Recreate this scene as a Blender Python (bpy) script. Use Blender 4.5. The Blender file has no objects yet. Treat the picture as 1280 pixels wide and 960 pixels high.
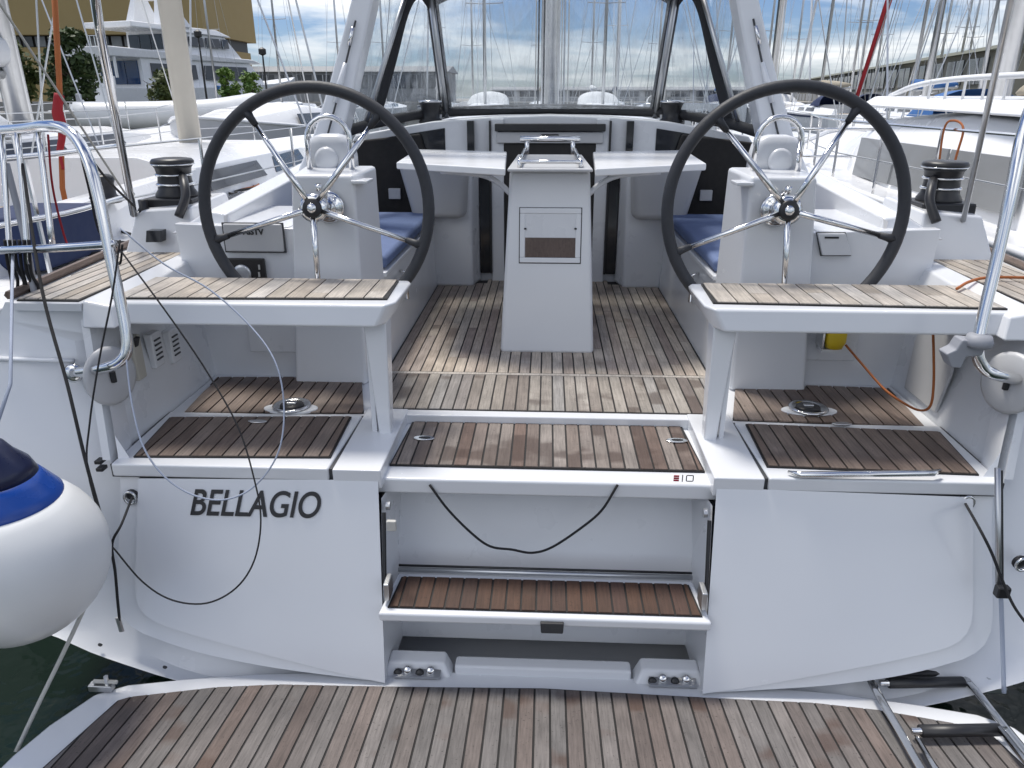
import bpy, bmesh, math, random
from mathutils import Vector, Matrix
random.seed(7)
R = math.radians
C = bpy.context.scene.collection
sc = bpy.context.scene

# ------------------------------------------------------------------ camera
F = 930.0
PIT = math.atan(360 / F)
PSI = math.atan(46 / F * math.cos(PIT))
CX, H = -0.01, 1.05
cam_d = bpy.data.cameras.new('camera')
cam = bpy.data.objects.new('camera', cam_d)
C.objects.link(cam)
cam.location = (CX, 0, H)
cam.rotation_euler = (math.pi / 2 - PIT, 0, PSI)
cam_d.sensor_width = 36
cam_d.lens = 36 * F / 1280
cam_d.clip_start = 0.05
cam_d.clip_end = 3000
sc.camera = cam

# ------------------------------------------------------------------ light
SUN_EL, SUN_AZ = R(66), R(-35)          # azimuth measured from +Y (the bow) towards +X
world = bpy.data.worlds.new('World')
sc.world = world
world.use_nodes = True
wn = world.node_tree.nodes
wl = world.node_tree.links
wn.clear()
w_out = wn.new('ShaderNodeOutputWorld')
w_bg = wn.new('ShaderNodeBackground')
w_bg.inputs['Strength'].default_value = 0.12
sky = wn.new('ShaderNodeTexSky')
sky.sky_type = 'NISHITA'
sky.sun_disc = False
sky.sun_elevation = SUN_EL
sky.sun_rotation = SUN_AZ
sky.air_density = 1.0
sky.dust_density = 0.3
sky.ozone_density = 2.5
# broken cloud streaks: noise on the direction projected on a cloud plane
tc = wn.new('ShaderNodeTexCoord')
sep = wn.new('ShaderNodeSeparateXYZ')
wl.new(tc.outputs['Generated'], sep.inputs[0])
mz = wn.new('ShaderNodeMath'); mz.operation = 'MAXIMUM'; mz.inputs[1].default_value = 0.0
wl.new(sep.outputs['Z'], mz.inputs[0])
az = wn.new('ShaderNodeMath'); az.operation = 'ADD'; az.inputs[1].default_value = 0.09
wl.new(mz.outputs[0], az.inputs[0])
dx = wn.new('ShaderNodeMath'); dx.operation = 'DIVIDE'
wl.new(sep.outputs['X'], dx.inputs[0]); wl.new(az.outputs[0], dx.inputs[1])
dy = wn.new('ShaderNodeMath'); dy.operation = 'DIVIDE'
wl.new(sep.outputs['Y'], dy.inputs[0]); wl.new(az.outputs[0], dy.inputs[1])
cmb = wn.new('ShaderNodeCombineXYZ')
wl.new(dx.outputs[0], cmb.inputs[0]); wl.new(dy.outputs[0], cmb.inputs[1])
wno = wn.new('ShaderNodeTexNoise')
wno.inputs['Scale'].default_value = 0.55
wno.inputs['Detail'].default_value = 7
wno.inputs['Roughness'].default_value = 0.58
wno.inputs['Distortion'].default_value = 0.5
cof = wn.new('ShaderNodeVectorMath'); cof.operation = 'ADD'; cof.inputs[1].default_value = (3.7, 1.2, 0)
wl.new(cmb.outputs[0], cof.inputs[0]); wl.new(cof.outputs[0], wno.inputs['Vector'])
wr = wn.new('ShaderNodeValToRGB')
wr.color_ramp.elements[0].position = 0.42
wr.color_ramp.elements[1].position = 0.66
wl.new(wno.outputs['Fac'], wr.inputs[0])
tint = wn.new('ShaderNodeMixRGB'); tint.blend_type = 'MULTIPLY'; tint.inputs[0].default_value = 1.0
tint.inputs[2].default_value = (0.20, 0.235, 0.32, 1)
wl.new(sky.outputs[0], tint.inputs[1])
wmix = wn.new('ShaderNodeMixRGB')
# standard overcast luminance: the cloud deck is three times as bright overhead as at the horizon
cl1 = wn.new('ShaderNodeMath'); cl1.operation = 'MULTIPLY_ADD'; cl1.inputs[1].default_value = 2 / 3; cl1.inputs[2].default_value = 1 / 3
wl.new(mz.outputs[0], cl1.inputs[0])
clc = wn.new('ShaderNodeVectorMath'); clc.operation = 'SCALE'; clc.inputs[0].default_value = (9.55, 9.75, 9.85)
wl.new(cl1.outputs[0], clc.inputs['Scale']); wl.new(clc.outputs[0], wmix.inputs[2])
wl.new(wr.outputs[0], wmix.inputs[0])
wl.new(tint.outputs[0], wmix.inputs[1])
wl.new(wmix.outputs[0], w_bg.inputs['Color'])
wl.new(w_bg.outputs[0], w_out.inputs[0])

sun_d = bpy.data.lights.new('sun', 'SUN')
sun_d.energy = 1.5
sun_d.angle = R(14)
sun_d.color = (1.0, 0.95, 0.87)
sun = bpy.data.objects.new('sun', sun_d)
C.objects.link(sun)
sd = Vector((math.sin(SUN_AZ) * math.cos(SUN_EL), math.cos(SUN_AZ) * math.cos(SUN_EL), math.sin(SUN_EL)))
sun.rotation_euler = sd.to_track_quat('Z', 'Y').to_euler()
sun.location = (20, 40, 50)

sc.view_settings.view_transform = 'Standard'
sc.view_settings.look = 'None'
sc.view_settings.gamma = 1.0
sc.view_settings.exposure = 1.33
sc.cycles.max_bounces = 7
sc.cycles.transparent_max_bounces = 24
sc.cycles.caustics_reflective = False
sc.cycles.caustics_refractive = False

# ------------------------------------------------------------------ pixel helpers (photo pixels, 1280 x 960)
cp, sp, cy, sy = math.cos(PIT), math.sin(PIT), math.cos(PSI), math.sin(PSI)
FW, RT, UP = (-sy * cp, cy * cp, -sp), (cy, sy, 0.0), (-sy * sp, cy * sp, cp)
def ray(px, py):
    a, b = (px - 640) / F, (480 - py) / F
    return tuple(FW[i] + a * RT[i] + b * UP[i] for i in range(3))
def atz(px, py, z):
    d = ray(px, py); t = (z - H) / d[2]
    return Vector((CX + d[0] * t, d[1] * t, z))
def aty(px, py, y):
    d = ray(px, py); t = y / d[1]
    return Vector((CX + d[0] * t, y, H + d[2] * t))
def TY(z):                                # the sloping transom plane
    return 1.98 + 0.42 * (z + 0.05)
def att(px, py, off=0.0):                 # a point on that plane, moved aft by off
    d = ray(px, py); t = (1.98 - off + 0.42 * (H + 0.05)) / (d[1] - 0.42 * d[2])
    return Vector((CX + d[0] * t, d[1] * t, H + d[2] * t))
PL_Y, PL_Z, PL_K = 1.737, -0.594, 0.16    # the swim platform hangs with its aft edge up
def PZ(y):
    return PL_Z + PL_K * (PL_Y - y)
def atp(px, py, up=0.0):
    d = ray(px, py)
    t = (PL_Z + up + PL_K * PL_Y - H) / (d[2] + PL_K * d[1])
    return Vector((CX + d[0] * t, d[1] * t, H + d[2] * t))

# ------------------------------------------------------------------ materials
def new_mat(name):
    m = bpy.data.materials.new(name); m.use_nodes = True
    nt = m.node_tree
    return m, nt, nt.nodes['Principled BSDF']
def mat(name, col, rough=0.5, metal=0.0, var=0.08, scale=6.0, bump=0.0, bscale=60.0, coat=0.0, rvar=0.12):
    m, nt, b = new_mat(name)
    n = nt.nodes; l = nt.links
    g = n.new('ShaderNodeNewGeometry')
    no = n.new('ShaderNodeTexNoise')
    no.inputs['Scale'].default_value = scale; no.inputs['Detail'].default_value = 5
    l.new(g.outputs['Position'], no.inputs['Vector'])
    mr = n.new('ShaderNodeMapRange')
    mr.inputs['To Min'].default_value = 1 - var; mr.inputs['To Max'].default_value = 1 + var * 0.6
    l.new(no.outputs['Fac'], mr.inputs['Value'])
    mx = n.new('ShaderNodeMixRGB'); mx.blend_type = 'MULTIPLY'; mx.inputs[0].default_value = 1
    mx.inputs[1].default_value = (*col, 1)
    l.new(mr.outputs[0], mx.inputs[2])
    l.new(mx.outputs[0], b.inputs['Base Color'])
    rr = n.new('ShaderNodeMapRange')
    rr.inputs['To Min'].default_value = max(0.02, rough - rvar); rr.inputs['To Max'].default_value = min(1, rough + rvar)
    no2 = n.new('ShaderNodeTexNoise'); no2.inputs['Scale'].default_value = scale * 3.1; no2.inputs['Detail'].default_value = 6
    l.new(g.outputs['Position'], no2.inputs['Vector'])
    l.new(no2.outputs['Fac'], rr.inputs['Value']); l.new(rr.outputs[0], b.inputs['Roughness'])
    b.inputs['Metallic'].default_value = metal
    b.inputs['Coat Weight'].default_value = coat
    if bump:
        no3 = n.new('ShaderNodeTexNoise'); no3.inputs['Scale'].default_value = bscale; no3.inputs['Detail'].default_value = 4
        l.new(g.outputs['Position'], no3.inputs['Vector'])
        bp = n.new('ShaderNodeBump'); bp.inputs['Strength'].default_value = bump; bp.inputs['Distance'].default_value = 0.01
        l.new(no3.outputs['Fac'], bp.inputs['Height']); l.new(bp.outputs[0], b.inputs['Normal'])
    return m

def teak(name, cols, wet=0.0, wet_col=(0.05, 0.028, 0.018), rough=0.7, wscale=3.0, seed=0.0, jit=3.0):
    """plank wood: tone per plank, grain along the plank, damp patches with their own outline"""
    m, nt, b = new_mat(name)
    n = nt.nodes; l = nt.links
    oi = n.new('ShaderNodeObjectInfo')
    rp = n.new('ShaderNodeValToRGB')
    el = rp.color_ramp.elements
    el[0].position = 0; el[0].color = (*cols[0], 1); el[1].position = 1; el[1].color = (*cols[-1], 1)
    for i, c in enumerate(cols[1:-1]):
        e = el.new((i + 1) / (len(cols) - 1)); e.color = (*c, 1)
    l.new(oi.outputs['Random'], rp.inputs[0])
    g = n.new('ShaderNodeNewGeometry')
    off = n.new('ShaderNodeVectorMath'); off.operation = 'MULTIPLY_ADD'
    cb = n.new('ShaderNodeCombineXYZ'); l.new(oi.outputs['Random'], cb.inputs[2]); l.new(oi.outputs['Random'], cb.inputs[1])
    off.inputs[1].default_value = (0, 9, 17)
    l.new(cb.outputs[0], off.inputs[0]); l.new(g.outputs['Position'], off.inputs[2])
    mp = n.new('ShaderNodeVectorMath'); mp.operation = 'MULTIPLY'; mp.inputs[1].default_value = (170, 9, 40)
    l.new(off.outputs[0], mp.inputs[0])
    gr = n.new('ShaderNodeTexNoise'); gr.inputs['Scale'].default_value = 1.0; gr.inputs['Detail'].default_value = 6; gr.inputs['Roughness'].default_value = 0.65
    l.new(mp.outputs[0], gr.inputs['Vector'])
    mr = n.new('ShaderNodeMapRange'); mr.inputs['From Min'].default_value = 0.3; mr.inputs['From Max'].default_value = 0.7
    mr.inputs['To Min'].default_value = 0.66; mr.inputs['To Max'].default_value = 1.18
    l.new(gr.outputs['Fac'], mr.inputs['Value'])
    m1 = n.new('ShaderNodeMixRGB'); m1.blend_type = 'MULTIPLY'; m1.inputs[0].default_value = 1
    l.new(rp.outputs[0], m1.inputs[1]); l.new(mr.outputs[0], m1.inputs[2])
    # blotches along each plank
    bl = n.new('ShaderNodeTexNoise'); bl.inputs['Scale'].default_value = 7; bl.inputs['Detail'].default_value = 4
    l.new(off.outputs[0], bl.inputs['Vector'])
    mb = n.new('ShaderNodeMapRange'); mb.inputs['From Min'].default_value = 0.3; mb.inputs['From Max'].default_value = 0.7
    mb.inputs['To Min'].default_value = 0.78; mb.inputs['To Max'].default_value = 1.15
    l.new(bl.outputs['Fac'], mb.inputs['Value'])
    m2 = n.new('ShaderNodeMixRGB'); m2.blend_type = 'MULTIPLY'; m2.inputs[0].default_value = 1
    l.new(m1.outputs[0], m2.inputs[1]); l.new(mb.outputs[0], m2.inputs[2])
    # dark specks
    spk = n.new('ShaderNodeTexNoise'); spk.inputs['Scale'].default_value = 120; spk.inputs['Detail'].default_value = 3
    l.new(off.outputs[0], spk.inputs['Vector'])
    ms = n.new('ShaderNodeMapRange'); ms.inputs['From Min'].default_value = 0.64; ms.inputs['From Max'].default_value = 0.74
    ms.inputs['To Min'].default_value = 1.0; ms.inputs['To Max'].default_value = 0.45
    l.new(spk.outputs['Fac'], ms.inputs['Value'])
    m3 = n.new('ShaderNodeMixRGB'); m3.blend_type = 'MULTIPLY'; m3.inputs[0].default_value = 1
    l.new(m2.outputs[0], m3.inputs[1]); l.new(ms.outputs[0], m3.inputs[2])
    # damp: shared patches + a different reach on each plank
    wp = n.new('ShaderNodeVectorMath'); wp.operation = 'MULTIPLY'
    wp.inputs[1].default_value = (wscale * 0.55, wscale, 0.0)
    l.new(g.outputs['Position'], wp.inputs[0])
    wpo = n.new('ShaderNodeVectorMath'); wpo.operation = 'MULTIPLY_ADD'
    wpo.inputs[1].default_value = (0, 0, jit); wcb = n.new('ShaderNodeVectorMath'); wcb.operation = 'ADD'; wcb.inputs[1].default_value = (seed, seed * 0.7, 0)
    l.new(wp.outputs[0], wcb.inputs[0]); l.new(cb.outputs[0], wpo.inputs[0]); l.new(wcb.outputs[0], wpo.inputs[2])
    wnz = n.new('ShaderNodeTexNoise'); wnz.inputs['Scale'].default_value = 1.0; wnz.inputs['Detail'].default_value = 3
    l.new(wpo.outputs[0], wnz.inputs['Vector'])
    wm = n.new('ShaderNodeMapRange')
    t0 = 0.72 - wet * 0.44
    wm.inputs['From Min'].default_value = t0; wm.inputs['From Max'].default_value = t0 + 0.07
    l.new(wnz.outputs['Fac'], wm.inputs['Value'])
    wc = n.new('ShaderNodeMixRGB'); wc.blend_type = 'MIX'
    dk = n.new('ShaderNodeMixRGB'); dk.blend_type = 'MIX'; dk.inputs[0].default_value = 0.62; dk.inputs[2].default_value = (*wet_col, 1)
    l.new(m3.outputs[0], dk.inputs[1])
    l.new(wm.outputs[0], wc.inputs[0]); l.new(m3.outputs[0], wc.inputs[1]); l.new(dk.outputs[0], wc.inputs[2])
    l.new(wc.outputs[0], b.inputs['Base Color'])
    wr_ = n.new('ShaderNodeMapRange'); wr_.inputs['To Min'].default_value = rough; wr_.inputs['To Max'].default_value = 0.42
    l.new(wm.outputs[0], wr_.inputs['Value']); l.new(wr_.outputs[0], b.inputs['Roughness'])
    bp = n.new('ShaderNodeBump'); bp.inputs['Strength'].default_value = 0.35; bp.inputs['Distance'].default_value = 0.003
    l.new(gr.outputs['Fac'], bp.inputs['Height']); l.new(bp.outputs[0], b.inputs['Normal'])
    return m

M = {}
M['gel'] = mat('gelcoat_white', (0.72, 0.735, 0.76), 0.24, var=0.05, scale=2.2, rvar=0.08, coat=0.2)
M['gel_lit'] = mat('gelcoat_lit_tone', (0.83, 0.835, 0.84), 0.25, var=0.04, scale=1.0)  # whiter gelcoat copy: paints sunlight onto the other boats and light onto table leaves
M['gel2'] = mat('gelcoat_moulding', (0.68, 0.695, 0.72), 0.3, var=0.06, scale=3.0)
M['gelgrey'] = mat('gelcoat_grey', (0.50, 0.505, 0.515), 0.4, var=0.06)
M['nonskid'] = mat('deck_nonskid', (0.62, 0.63, 0.645), 0.6, var=0.05, bump=0.3, bscale=300)
M['seam'] = mat('seam_shadow', (0.05, 0.052, 0.056), 0.6)
M['caulk'] = mat('black_caulk', (0.010, 0.009, 0.009), 0.6)
M['chrome'] = mat('polished_steel', (0.74, 0.74, 0.74), 0.13, 1.0, var=0.05, rvar=0.06)
M['alu'] = mat('satin_aluminium', (0.55, 0.56, 0.57), 0.38, 1.0, var=0.06)
M['black'] = mat('black_plastic', (0.018, 0.018, 0.02), 0.4, var=0.15)
M['leather'] = mat('wheel_wrap', (0.028, 0.03, 0.036), 0.55, var=0.2, scale=30, bump=0.15, bscale=400)
M['dark'] = mat('dark_panel', (0.020, 0.018, 0.017), 0.5, var=0.2)
M['tint'] = mat('tinted_acrylic', (0.014, 0.016, 0.02), 0.08, var=0.1, rvar=0.03)
M['cushion'] = mat('blue_cloth', (0.13, 0.18, 0.33), 0.85, var=0.2, scale=14, bump=0.25, bscale=500)
M['cushblack'] = mat('black_cloth', (0.016, 0.015, 0.015), 0.85, var=0.3, scale=10, bump=0.25, bscale=500)
M['canvas'] = mat('dark_canvas', (0.03, 0.031, 0.035), 0.85, var=0.2, bump=0.2, bscale=600)
M['yellow'] = mat('yellow_float', (0.72, 0.52, 0.02), 0.5)
M['red'] = mat('red_cloth', (0.32, 0.012, 0.02), 0.75, var=0.2)
M['orange'] = mat('orange_rope', (0.36, 0.11, 0.03), 0.8)
M['rope_white'] = mat('pale_rope', (0.60, 0.59, 0.55), 0.85, bump=0.5, bscale=900)
M['rope_black'] = mat('dark_rope', (0.02, 0.02, 0.022), 0.8, bump=0.5, bscale=900)
M['rope_blue'] = mat('bluish_rope', (0.42, 0.47, 0.58), 0.8, bump=0.5, bscale=900)
M['fend_white'] = mat('fender_white', (0.70, 0.71, 0.71), 0.34, var=0.1, scale=5)
M['fend_blue'] = mat('fender_blue', (0.006, 0.055, 0.30), 0.25, var=0.15)
M['fend_navy'] = mat('fender_navy', (0.008, 0.013, 0.05), 0.3, var=0.15)
M['beige'] = mat('aged_plastic', (0.50, 0.48, 0.42), 0.45)
M['taupe'] = mat('taupe_canvas', (0.36, 0.32, 0.25), 0.85)
M['blue_canvas'] = mat('blue_canvas', (0.03, 0.12, 0.33), 0.8)
M['navy_canvas'] = mat('navy_canvas', (0.012, 0.025, 0.08), 0.8)
M['white_canvas'] = mat('white_canvas', (0.72, 0.73, 0.74), 0.8)
M['grey_tube'] = mat('grey_inflatable', (0.30, 0.31, 0.34), 0.55)
M['spar_cream'] = mat('cream_spar', (0.50, 0.47, 0.41), 0.5)
M['letter'] = mat('black_lettering', (0.012, 0.012, 0.014), 0.4)
M['emblem_red'] = mat('red_emblem', (0.35, 0.01, 0.03), 0.4)
M['glass_blue'] = mat('blue_glass', (0.010, 0.045, 0.13), 0.08, rvar=0.03)
M['glass_grey'] = mat('grey_glass', (0.06, 0.065, 0.075), 0.08, rvar=0.03)
M['glass_pale'] = mat('pale_curtained_glass', (0.26, 0.27, 0.28), 0.12, rvar=0.05, var=0.3, scale=1.5)
M['wall_tan'] = mat('tan_render', (0.34, 0.255, 0.115), 0.85, var=0.08, scale=0.3)
M['wall_grey'] = mat('grey_cladding', (0.27, 0.275, 0.28), 0.7, var=0.1, scale=0.4)
M['wall_olive'] = mat('weathered_wall', (0.20, 0.19, 0.15), 0.8, var=0.15, scale=0.5)
M['roof_olive'] = mat('weathered_roof', (0.13, 0.135, 0.10), 0.8, var=0.2, scale=0.4)
M['stone'] = mat('quay_stone', (0.30, 0.29, 0.27), 0.85, var=0.2, scale=1.0, bump=0.5, bscale=6)
M['bark'] = mat('bark', (0.09, 0.065, 0.045), 0.9, var=0.3)
M['teak_grey'] = teak('teak_weathered', [(0.115, 0.09, 0.08), (0.17, 0.15, 0.14), (0.14, 0.13, 0.125), (0.195, 0.175, 0.165), (0.105, 0.078, 0.068), (0.165, 0.155, 0.15), (0.15, 0.112, 0.096), (0.185, 0.172, 0.165)], wet=0.30, wet_col=(0.080, 0.044, 0.030), seed=3.1, wscale=4.5, jit=14.0)
M['teak_red'] = teak('teak_damp', [(0.15, 0.108, 0.086), (0.19, 0.142, 0.116), (0.25, 0.20, 0.17), (0.165, 0.122, 0.10), (0.22, 0.168, 0.14)], wet=0.25, wet_col=(0.085, 0.058, 0.048), seed=7.7, rough=0.55)
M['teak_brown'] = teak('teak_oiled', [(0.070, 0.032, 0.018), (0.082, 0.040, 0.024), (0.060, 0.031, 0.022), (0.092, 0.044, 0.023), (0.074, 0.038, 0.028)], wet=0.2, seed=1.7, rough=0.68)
M['teak_tan'] = teak('teak_sunned', [(0.42, 0.365, 0.30), (0.49, 0.445, 0.39), (0.40, 0.345, 0.285), (0.52, 0.485, 0.44), (0.38, 0.325, 0.275)], wet=0.06, wet_col=(0.16, 0.09, 0.065), seed=5.2)
M['teak_sole'] = teak('teak_threshold', [(0.27, 0.235, 0.20), (0.33, 0.30, 0.265), (0.22, 0.185, 0.16), (0.36, 0.325, 0.285), (0.30, 0.285, 0.27), (0.19, 0.155, 0.14)], wet=0.30, wet_col=(0.09, 0.064, 0.052), seed=9.3, wscale=5.0, jit=9.0)
M['teak_inner'] = teak('teak_cockpit', [(0.43, 0.36, 0.29), (0.50, 0.43, 0.355), (0.40, 0.325, 0.27), (0.53, 0.465, 0.39), (0.45, 0.40, 0.35), (0.36, 0.29, 0.25)], wet=0.24, wet_col=(0.12, 0.08, 0.062), seed=4.3, wscale=3.0, jit=4.0)
M['teak_step'] = teak('teak_step', [(0.19, 0.14, 0.115), (0.25, 0.215, 0.19), (0.15, 0.10, 0.08), (0.28, 0.25, 0.225), (0.18, 0.125, 0.105)], wet=0.48, wet_col=(0.06, 0.036, 0.027), seed=2.4, wscale=5.0)

def vinyl():
    m, nt, b = new_mat('clear_vinyl')
    n = nt.nodes; l = nt.links
    out = n['Material Output']
    n.remove(b)
    tr = n.new('ShaderNodeBsdfTransparent'); tr.inputs[0].default_value = (0.93, 0.95, 0.96, 1)
    gl = n.new('ShaderNodeBsdfGlossy'); gl.inputs['Roughness'].default_value = 0.06
    df = n.new('ShaderNodeBsdfDiffuse'); df.inputs[0].default_value = (0.75, 0.78, 0.82, 1)
    fr = n.new('ShaderNodeValue'); fr.outputs[0].default_value = 0.06
    g = n.new('ShaderNodeNewGeometry')
    v = n.new('ShaderNodeVectorMath'); v.operation = 'MULTIPLY'; v.inputs[1].default_value = (30, 30, 3.5)
    l.new(g.outputs['Position'], v.inputs[0])
    nz = n.new('ShaderNodeTexNoise'); nz.inputs['Detail'].default_value = 6; nz.inputs['Roughness'].default_value = 0.7; nz.inputs['Scale'].default_value = 1
    l.new(v.outputs[0], nz.inputs['Vector'])
    mr = n.new('ShaderNodeMapRange'); mr.inputs['From Min'].default_value = 0.45; mr.inputs['From Max'].default_value = 0.8
    mr.inputs['To Min'].default_value = 0.03; mr.inputs['To Max'].default_value = 0.4
    l.new(nz.outputs['Fac'], mr.inputs['Value'])
    bp = n.new('ShaderNodeBump'); bp.inputs['Strength'].default_value = 0.3; bp.inputs['Distance'].default_value = 0.01
    nz2 = n.new('ShaderNodeTexNoise'); nz2.inputs['Scale'].default_value = 7; l.new(g.outputs['Position'], nz2.inputs['Vector'])
    l.new(nz2.outputs['Fac'], bp.inputs['Height']); l.new(bp.outputs[0], gl.inputs['Normal'])
    m1 = n.new('ShaderNodeMixShader'); l.new(mr.outputs[0], m1.inputs[0]); l.new(tr.outputs[0], m1.inputs[1]); l.new(df.outputs[0], m1.inputs[2])
    m2 = n.new('ShaderNodeMixShader'); l.new(fr.outputs[0], m2.inputs[0]); l.new(m1.outputs[0], m2.inputs[1]); l.new(gl.outputs[0], m2.inputs[2])
    l.new(m2.outputs[0], out.inputs[0])
    return m
M['vinyl'] = vinyl()

def water_mat():
    m, nt, b = new_mat('harbour_water')
    n = nt.nodes; l = nt.links
    b.inputs['Base Color'].default_value = (0.006, 0.014, 0.009, 1)
    b.inputs['Roughness'].default_value = 0.07
    b.inputs['IOR'].default_value = 1.33
    b.inputs['Specular IOR Level'].default_value = 0.35
    g = n.new('ShaderNodeNewGeometry')
    nz = n.new('ShaderNodeTexNoise'); nz.inputs['Scale'].default_value = 2.2; nz.inputs['Detail'].default_value = 4
    l.new(g.outputs['Position'], nz.inputs['Vector'])
    bp = n.new('ShaderNodeBump'); bp.inputs['Strength'].default_value = 0.35; bp.inputs['Distance'].default_value = 0.08
    l.new(nz.outputs['Fac'], bp.inputs['Height']); l.new(bp.outputs[0], b.inputs['Normal'])
    return m
M['water'] = water_mat()

def leaf_mat(name, a, bcol):
    m, nt, b = new_mat(name)
    n = nt.nodes; l = nt.links
    g = n.new('ShaderNodeNewGeometry')
    nz = n.new('ShaderNodeTexNoise'); nz.inputs['Scale'].default_value = 1.7; nz.inputs['Detail'].default_value = 4
    l.new(g.outputs['Position'], nz.inputs['Vector'])
    rp = n.new('ShaderNodeValToRGB')
    rp.color_ramp.elements[0].position = 0.35; rp.color_ramp.elements[0].color = (*a, 1)
    rp.color_ramp.elements[1].position = 0.65; rp.color_ramp.elements[1].color = (*bcol, 1)
    l.new(nz.outputs['Fac'], rp.inputs[0]); l.new(rp.outputs[0], b.inputs['Base Color'])
    b.inputs['Roughness'].default_value = 0.6
    return m
M['leaf_dark'] = leaf_mat('dark_leaves', (0.022, 0.045, 0.012), (0.06, 0.09, 0.022))
M['leaf_mid'] = leaf_mat('olive_leaves', (0.035, 0.06, 0.012), (0.11, 0.13, 0.03))
M['leaf_fresh'] = leaf_mat('fresh_leaves', (0.06, 0.13, 0.015), (0.16, 0.25, 0.04))

# ------------------------------------------------------------------ mesh helpers
class MB:
    def __init__(self): self.v = []; self.f = []
    def add(self, vs, fs):
        o = len(self.v); self.v += [tuple(p) for p in vs]; self.f += [tuple(o + i for i in q) for q in fs]; return self
    def box(self, x0, x1, y0, y1, z0, z1):
        vs = [(x, y, z) for z in (z0, z1) for y in (y0, y1) for x in (x0, x1)]
        return self.add(vs, [(0, 2, 3, 1), (4, 5, 7, 6), (0, 1, 5, 4), (2, 6, 7, 3), (0, 4, 6, 2), (1, 3, 7, 5)])
    def hexa(self, b, t):                       # 4 bottom points, 4 top points
        return self.add(list(b) + list(t), [(3, 2, 1, 0), (4, 5, 6, 7), (0, 1, 5, 4), (1, 2, 6, 5), (2, 3, 7, 6), (3, 0, 4, 7)])
    def slab(self, pts, vec):                   # polygon pushed along vec
        n = len(pts); v = Vector(vec)
        a = [Vector(p) for p in pts]; b = [p + v for p in a]
        return self.add(a + b, [tuple(range(n - 1, -1, -1)), tuple(range(n, 2 * n))] + [(i, (i + 1) % n, n + (i + 1) % n, n + i) for i in range(n)])
    def loft(self, rings, closed=True, caps=True):
        n = len(rings[0]); vs = [p for r in rings for p in r]; fs = []
        for k in range(len(rings) - 1):
            for i in range(n if closed else n - 1):
                j = (i + 1) % n
                fs.append((k * n + i, k * n + j, (k + 1) * n + j, (k + 1) * n + i))
        if caps and closed:
            fs.append(tuple(range(n - 1, -1, -1))); fs.append(tuple((len(rings) - 1) * n + i for i in range(n)))
        return self.add(vs, fs)
    def tube(self, path, r, n=8, closed=False, flat=1.0):
        P = [Vector(p) for p in path]; m = len(P); rings = []
        rr = r if isinstance(r, (list, tuple)) else [r] * m
        up = None
        for i in range(m):
            if closed: t = P[(i + 1) % m] - P[i - 1]
            else: t = P[min(i + 1, m - 1)] - P[max(i - 1, 0)]
            t = t.normalized() if t.length > 1e-9 else Vector((0, 0, 1))
            if up is None:
                up = Vector((0, 0, 1)) if abs(t.z) < 0.9 else Vector((0, 1, 0))
            s = t.cross(up)
            if s.length < 1e-6: s = t.orthogonal()
            s.normalize(); u = s.cross(t).normalized(); up = u
            rings.append([P[i] + s * (math.cos(a) * rr[i]) + u * (math.sin(a) * rr[i] * flat) for a in [2 * math.pi * k / n for k in range(n)]])
        if closed: rings.append(rings[0]); return self.loft(rings, True, False)
        return self.loft(rings, True, True)
    def lathe(self, prof, o=(0, 0, 0), ax=(0, 0, 1), n=16):   # prof: (r, h)
        a = Vector(ax).normalized(); s = a.orthogonal().normalized(); u = a.cross(s); o = Vector(o)
        return self.loft([[o + a * h + s * (r * math.cos(t)) + u * (r * math.sin(t)) for t in [2 * math.pi * k / n for k in range(n)]] for r, h in prof])
    def build(self, name, m, parent=None, smooth=False, bevel=0.0, seg=2, recalc=True, weld=False):
        me = bpy.data.meshes.new(name)
        me.from_pydata(self.v, [], self.f)
        if recalc or weld:
            b = bmesh.new(); b.from_mesh(me)
            if weld: bmesh.ops.remove_doubles(b, verts=b.verts, dist=1e-5)
            bmesh.ops.recalc_face_normals(b, faces=b.faces)
            b.to_mesh(me); b.free()
        me.materials.append(M[m])
        if smooth: me.shade_smooth()
        o = bpy.data.objects.new(name, me); C.objects.link(o)
        if parent is not None: attach(o, parent)
        if bevel:
            md = o.modifiers.new('bevel', 'BEVEL'); md.width = bevel; md.segments = seg; md.limit_method = 'ANGLE'; md.angle_limit = R(28)
            me.shade_smooth()
            md.harden_normals = True
        return o

WORLD_PARENTS = {}
def attach(o, parent):
    o.parent = parent
    if parent.name in WORLD_PARENTS:                  # children given in world coordinates
        o.matrix_parent_inverse = Matrix.Translation(-WORLD_PARENTS[parent.name])
def thing(name, label, cat, loc=(0, 0, 0), rz=0.0, group=None, world_children=False):
    o = bpy.data.objects.new(name, None); C.objects.link(o)
    o.location = loc; o.rotation_euler = (0, 0, rz); o.empty_display_size = 0.3
    o['label'] = label; o['category'] = cat
    if group: o['group'] = group
    if world_children: WORLD_PARENTS[o.name] = Vector(loc)
    return o
def tag(o, label, cat, group=None):
    o['label'] = label; o['category'] = cat
    if group: o['group'] = group
    return o
def struct(o):
    o['kind'] = 'structure'; return o
def mx(s, pts):                                       # mirror: s = -1 port, +1 starboard
    return [(s * p[0], p[1], p[2]) for p in pts]
def arc(c, r, a0, a1, n, plane='xz'):
    out = []
    for k in range(n + 1):
        a = a0 + (a1 - a0) * k / n
        u, v = r * math.cos(a), r * math.sin(a)
        out.append({'xz': (c[0] + u, c[1], c[2] + v), 'xy': (c[0] + u, c[1] + v, c[2]), 'yz': (c[0], c[1] + u, c[2] + v)}[plane])
    return out
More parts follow.
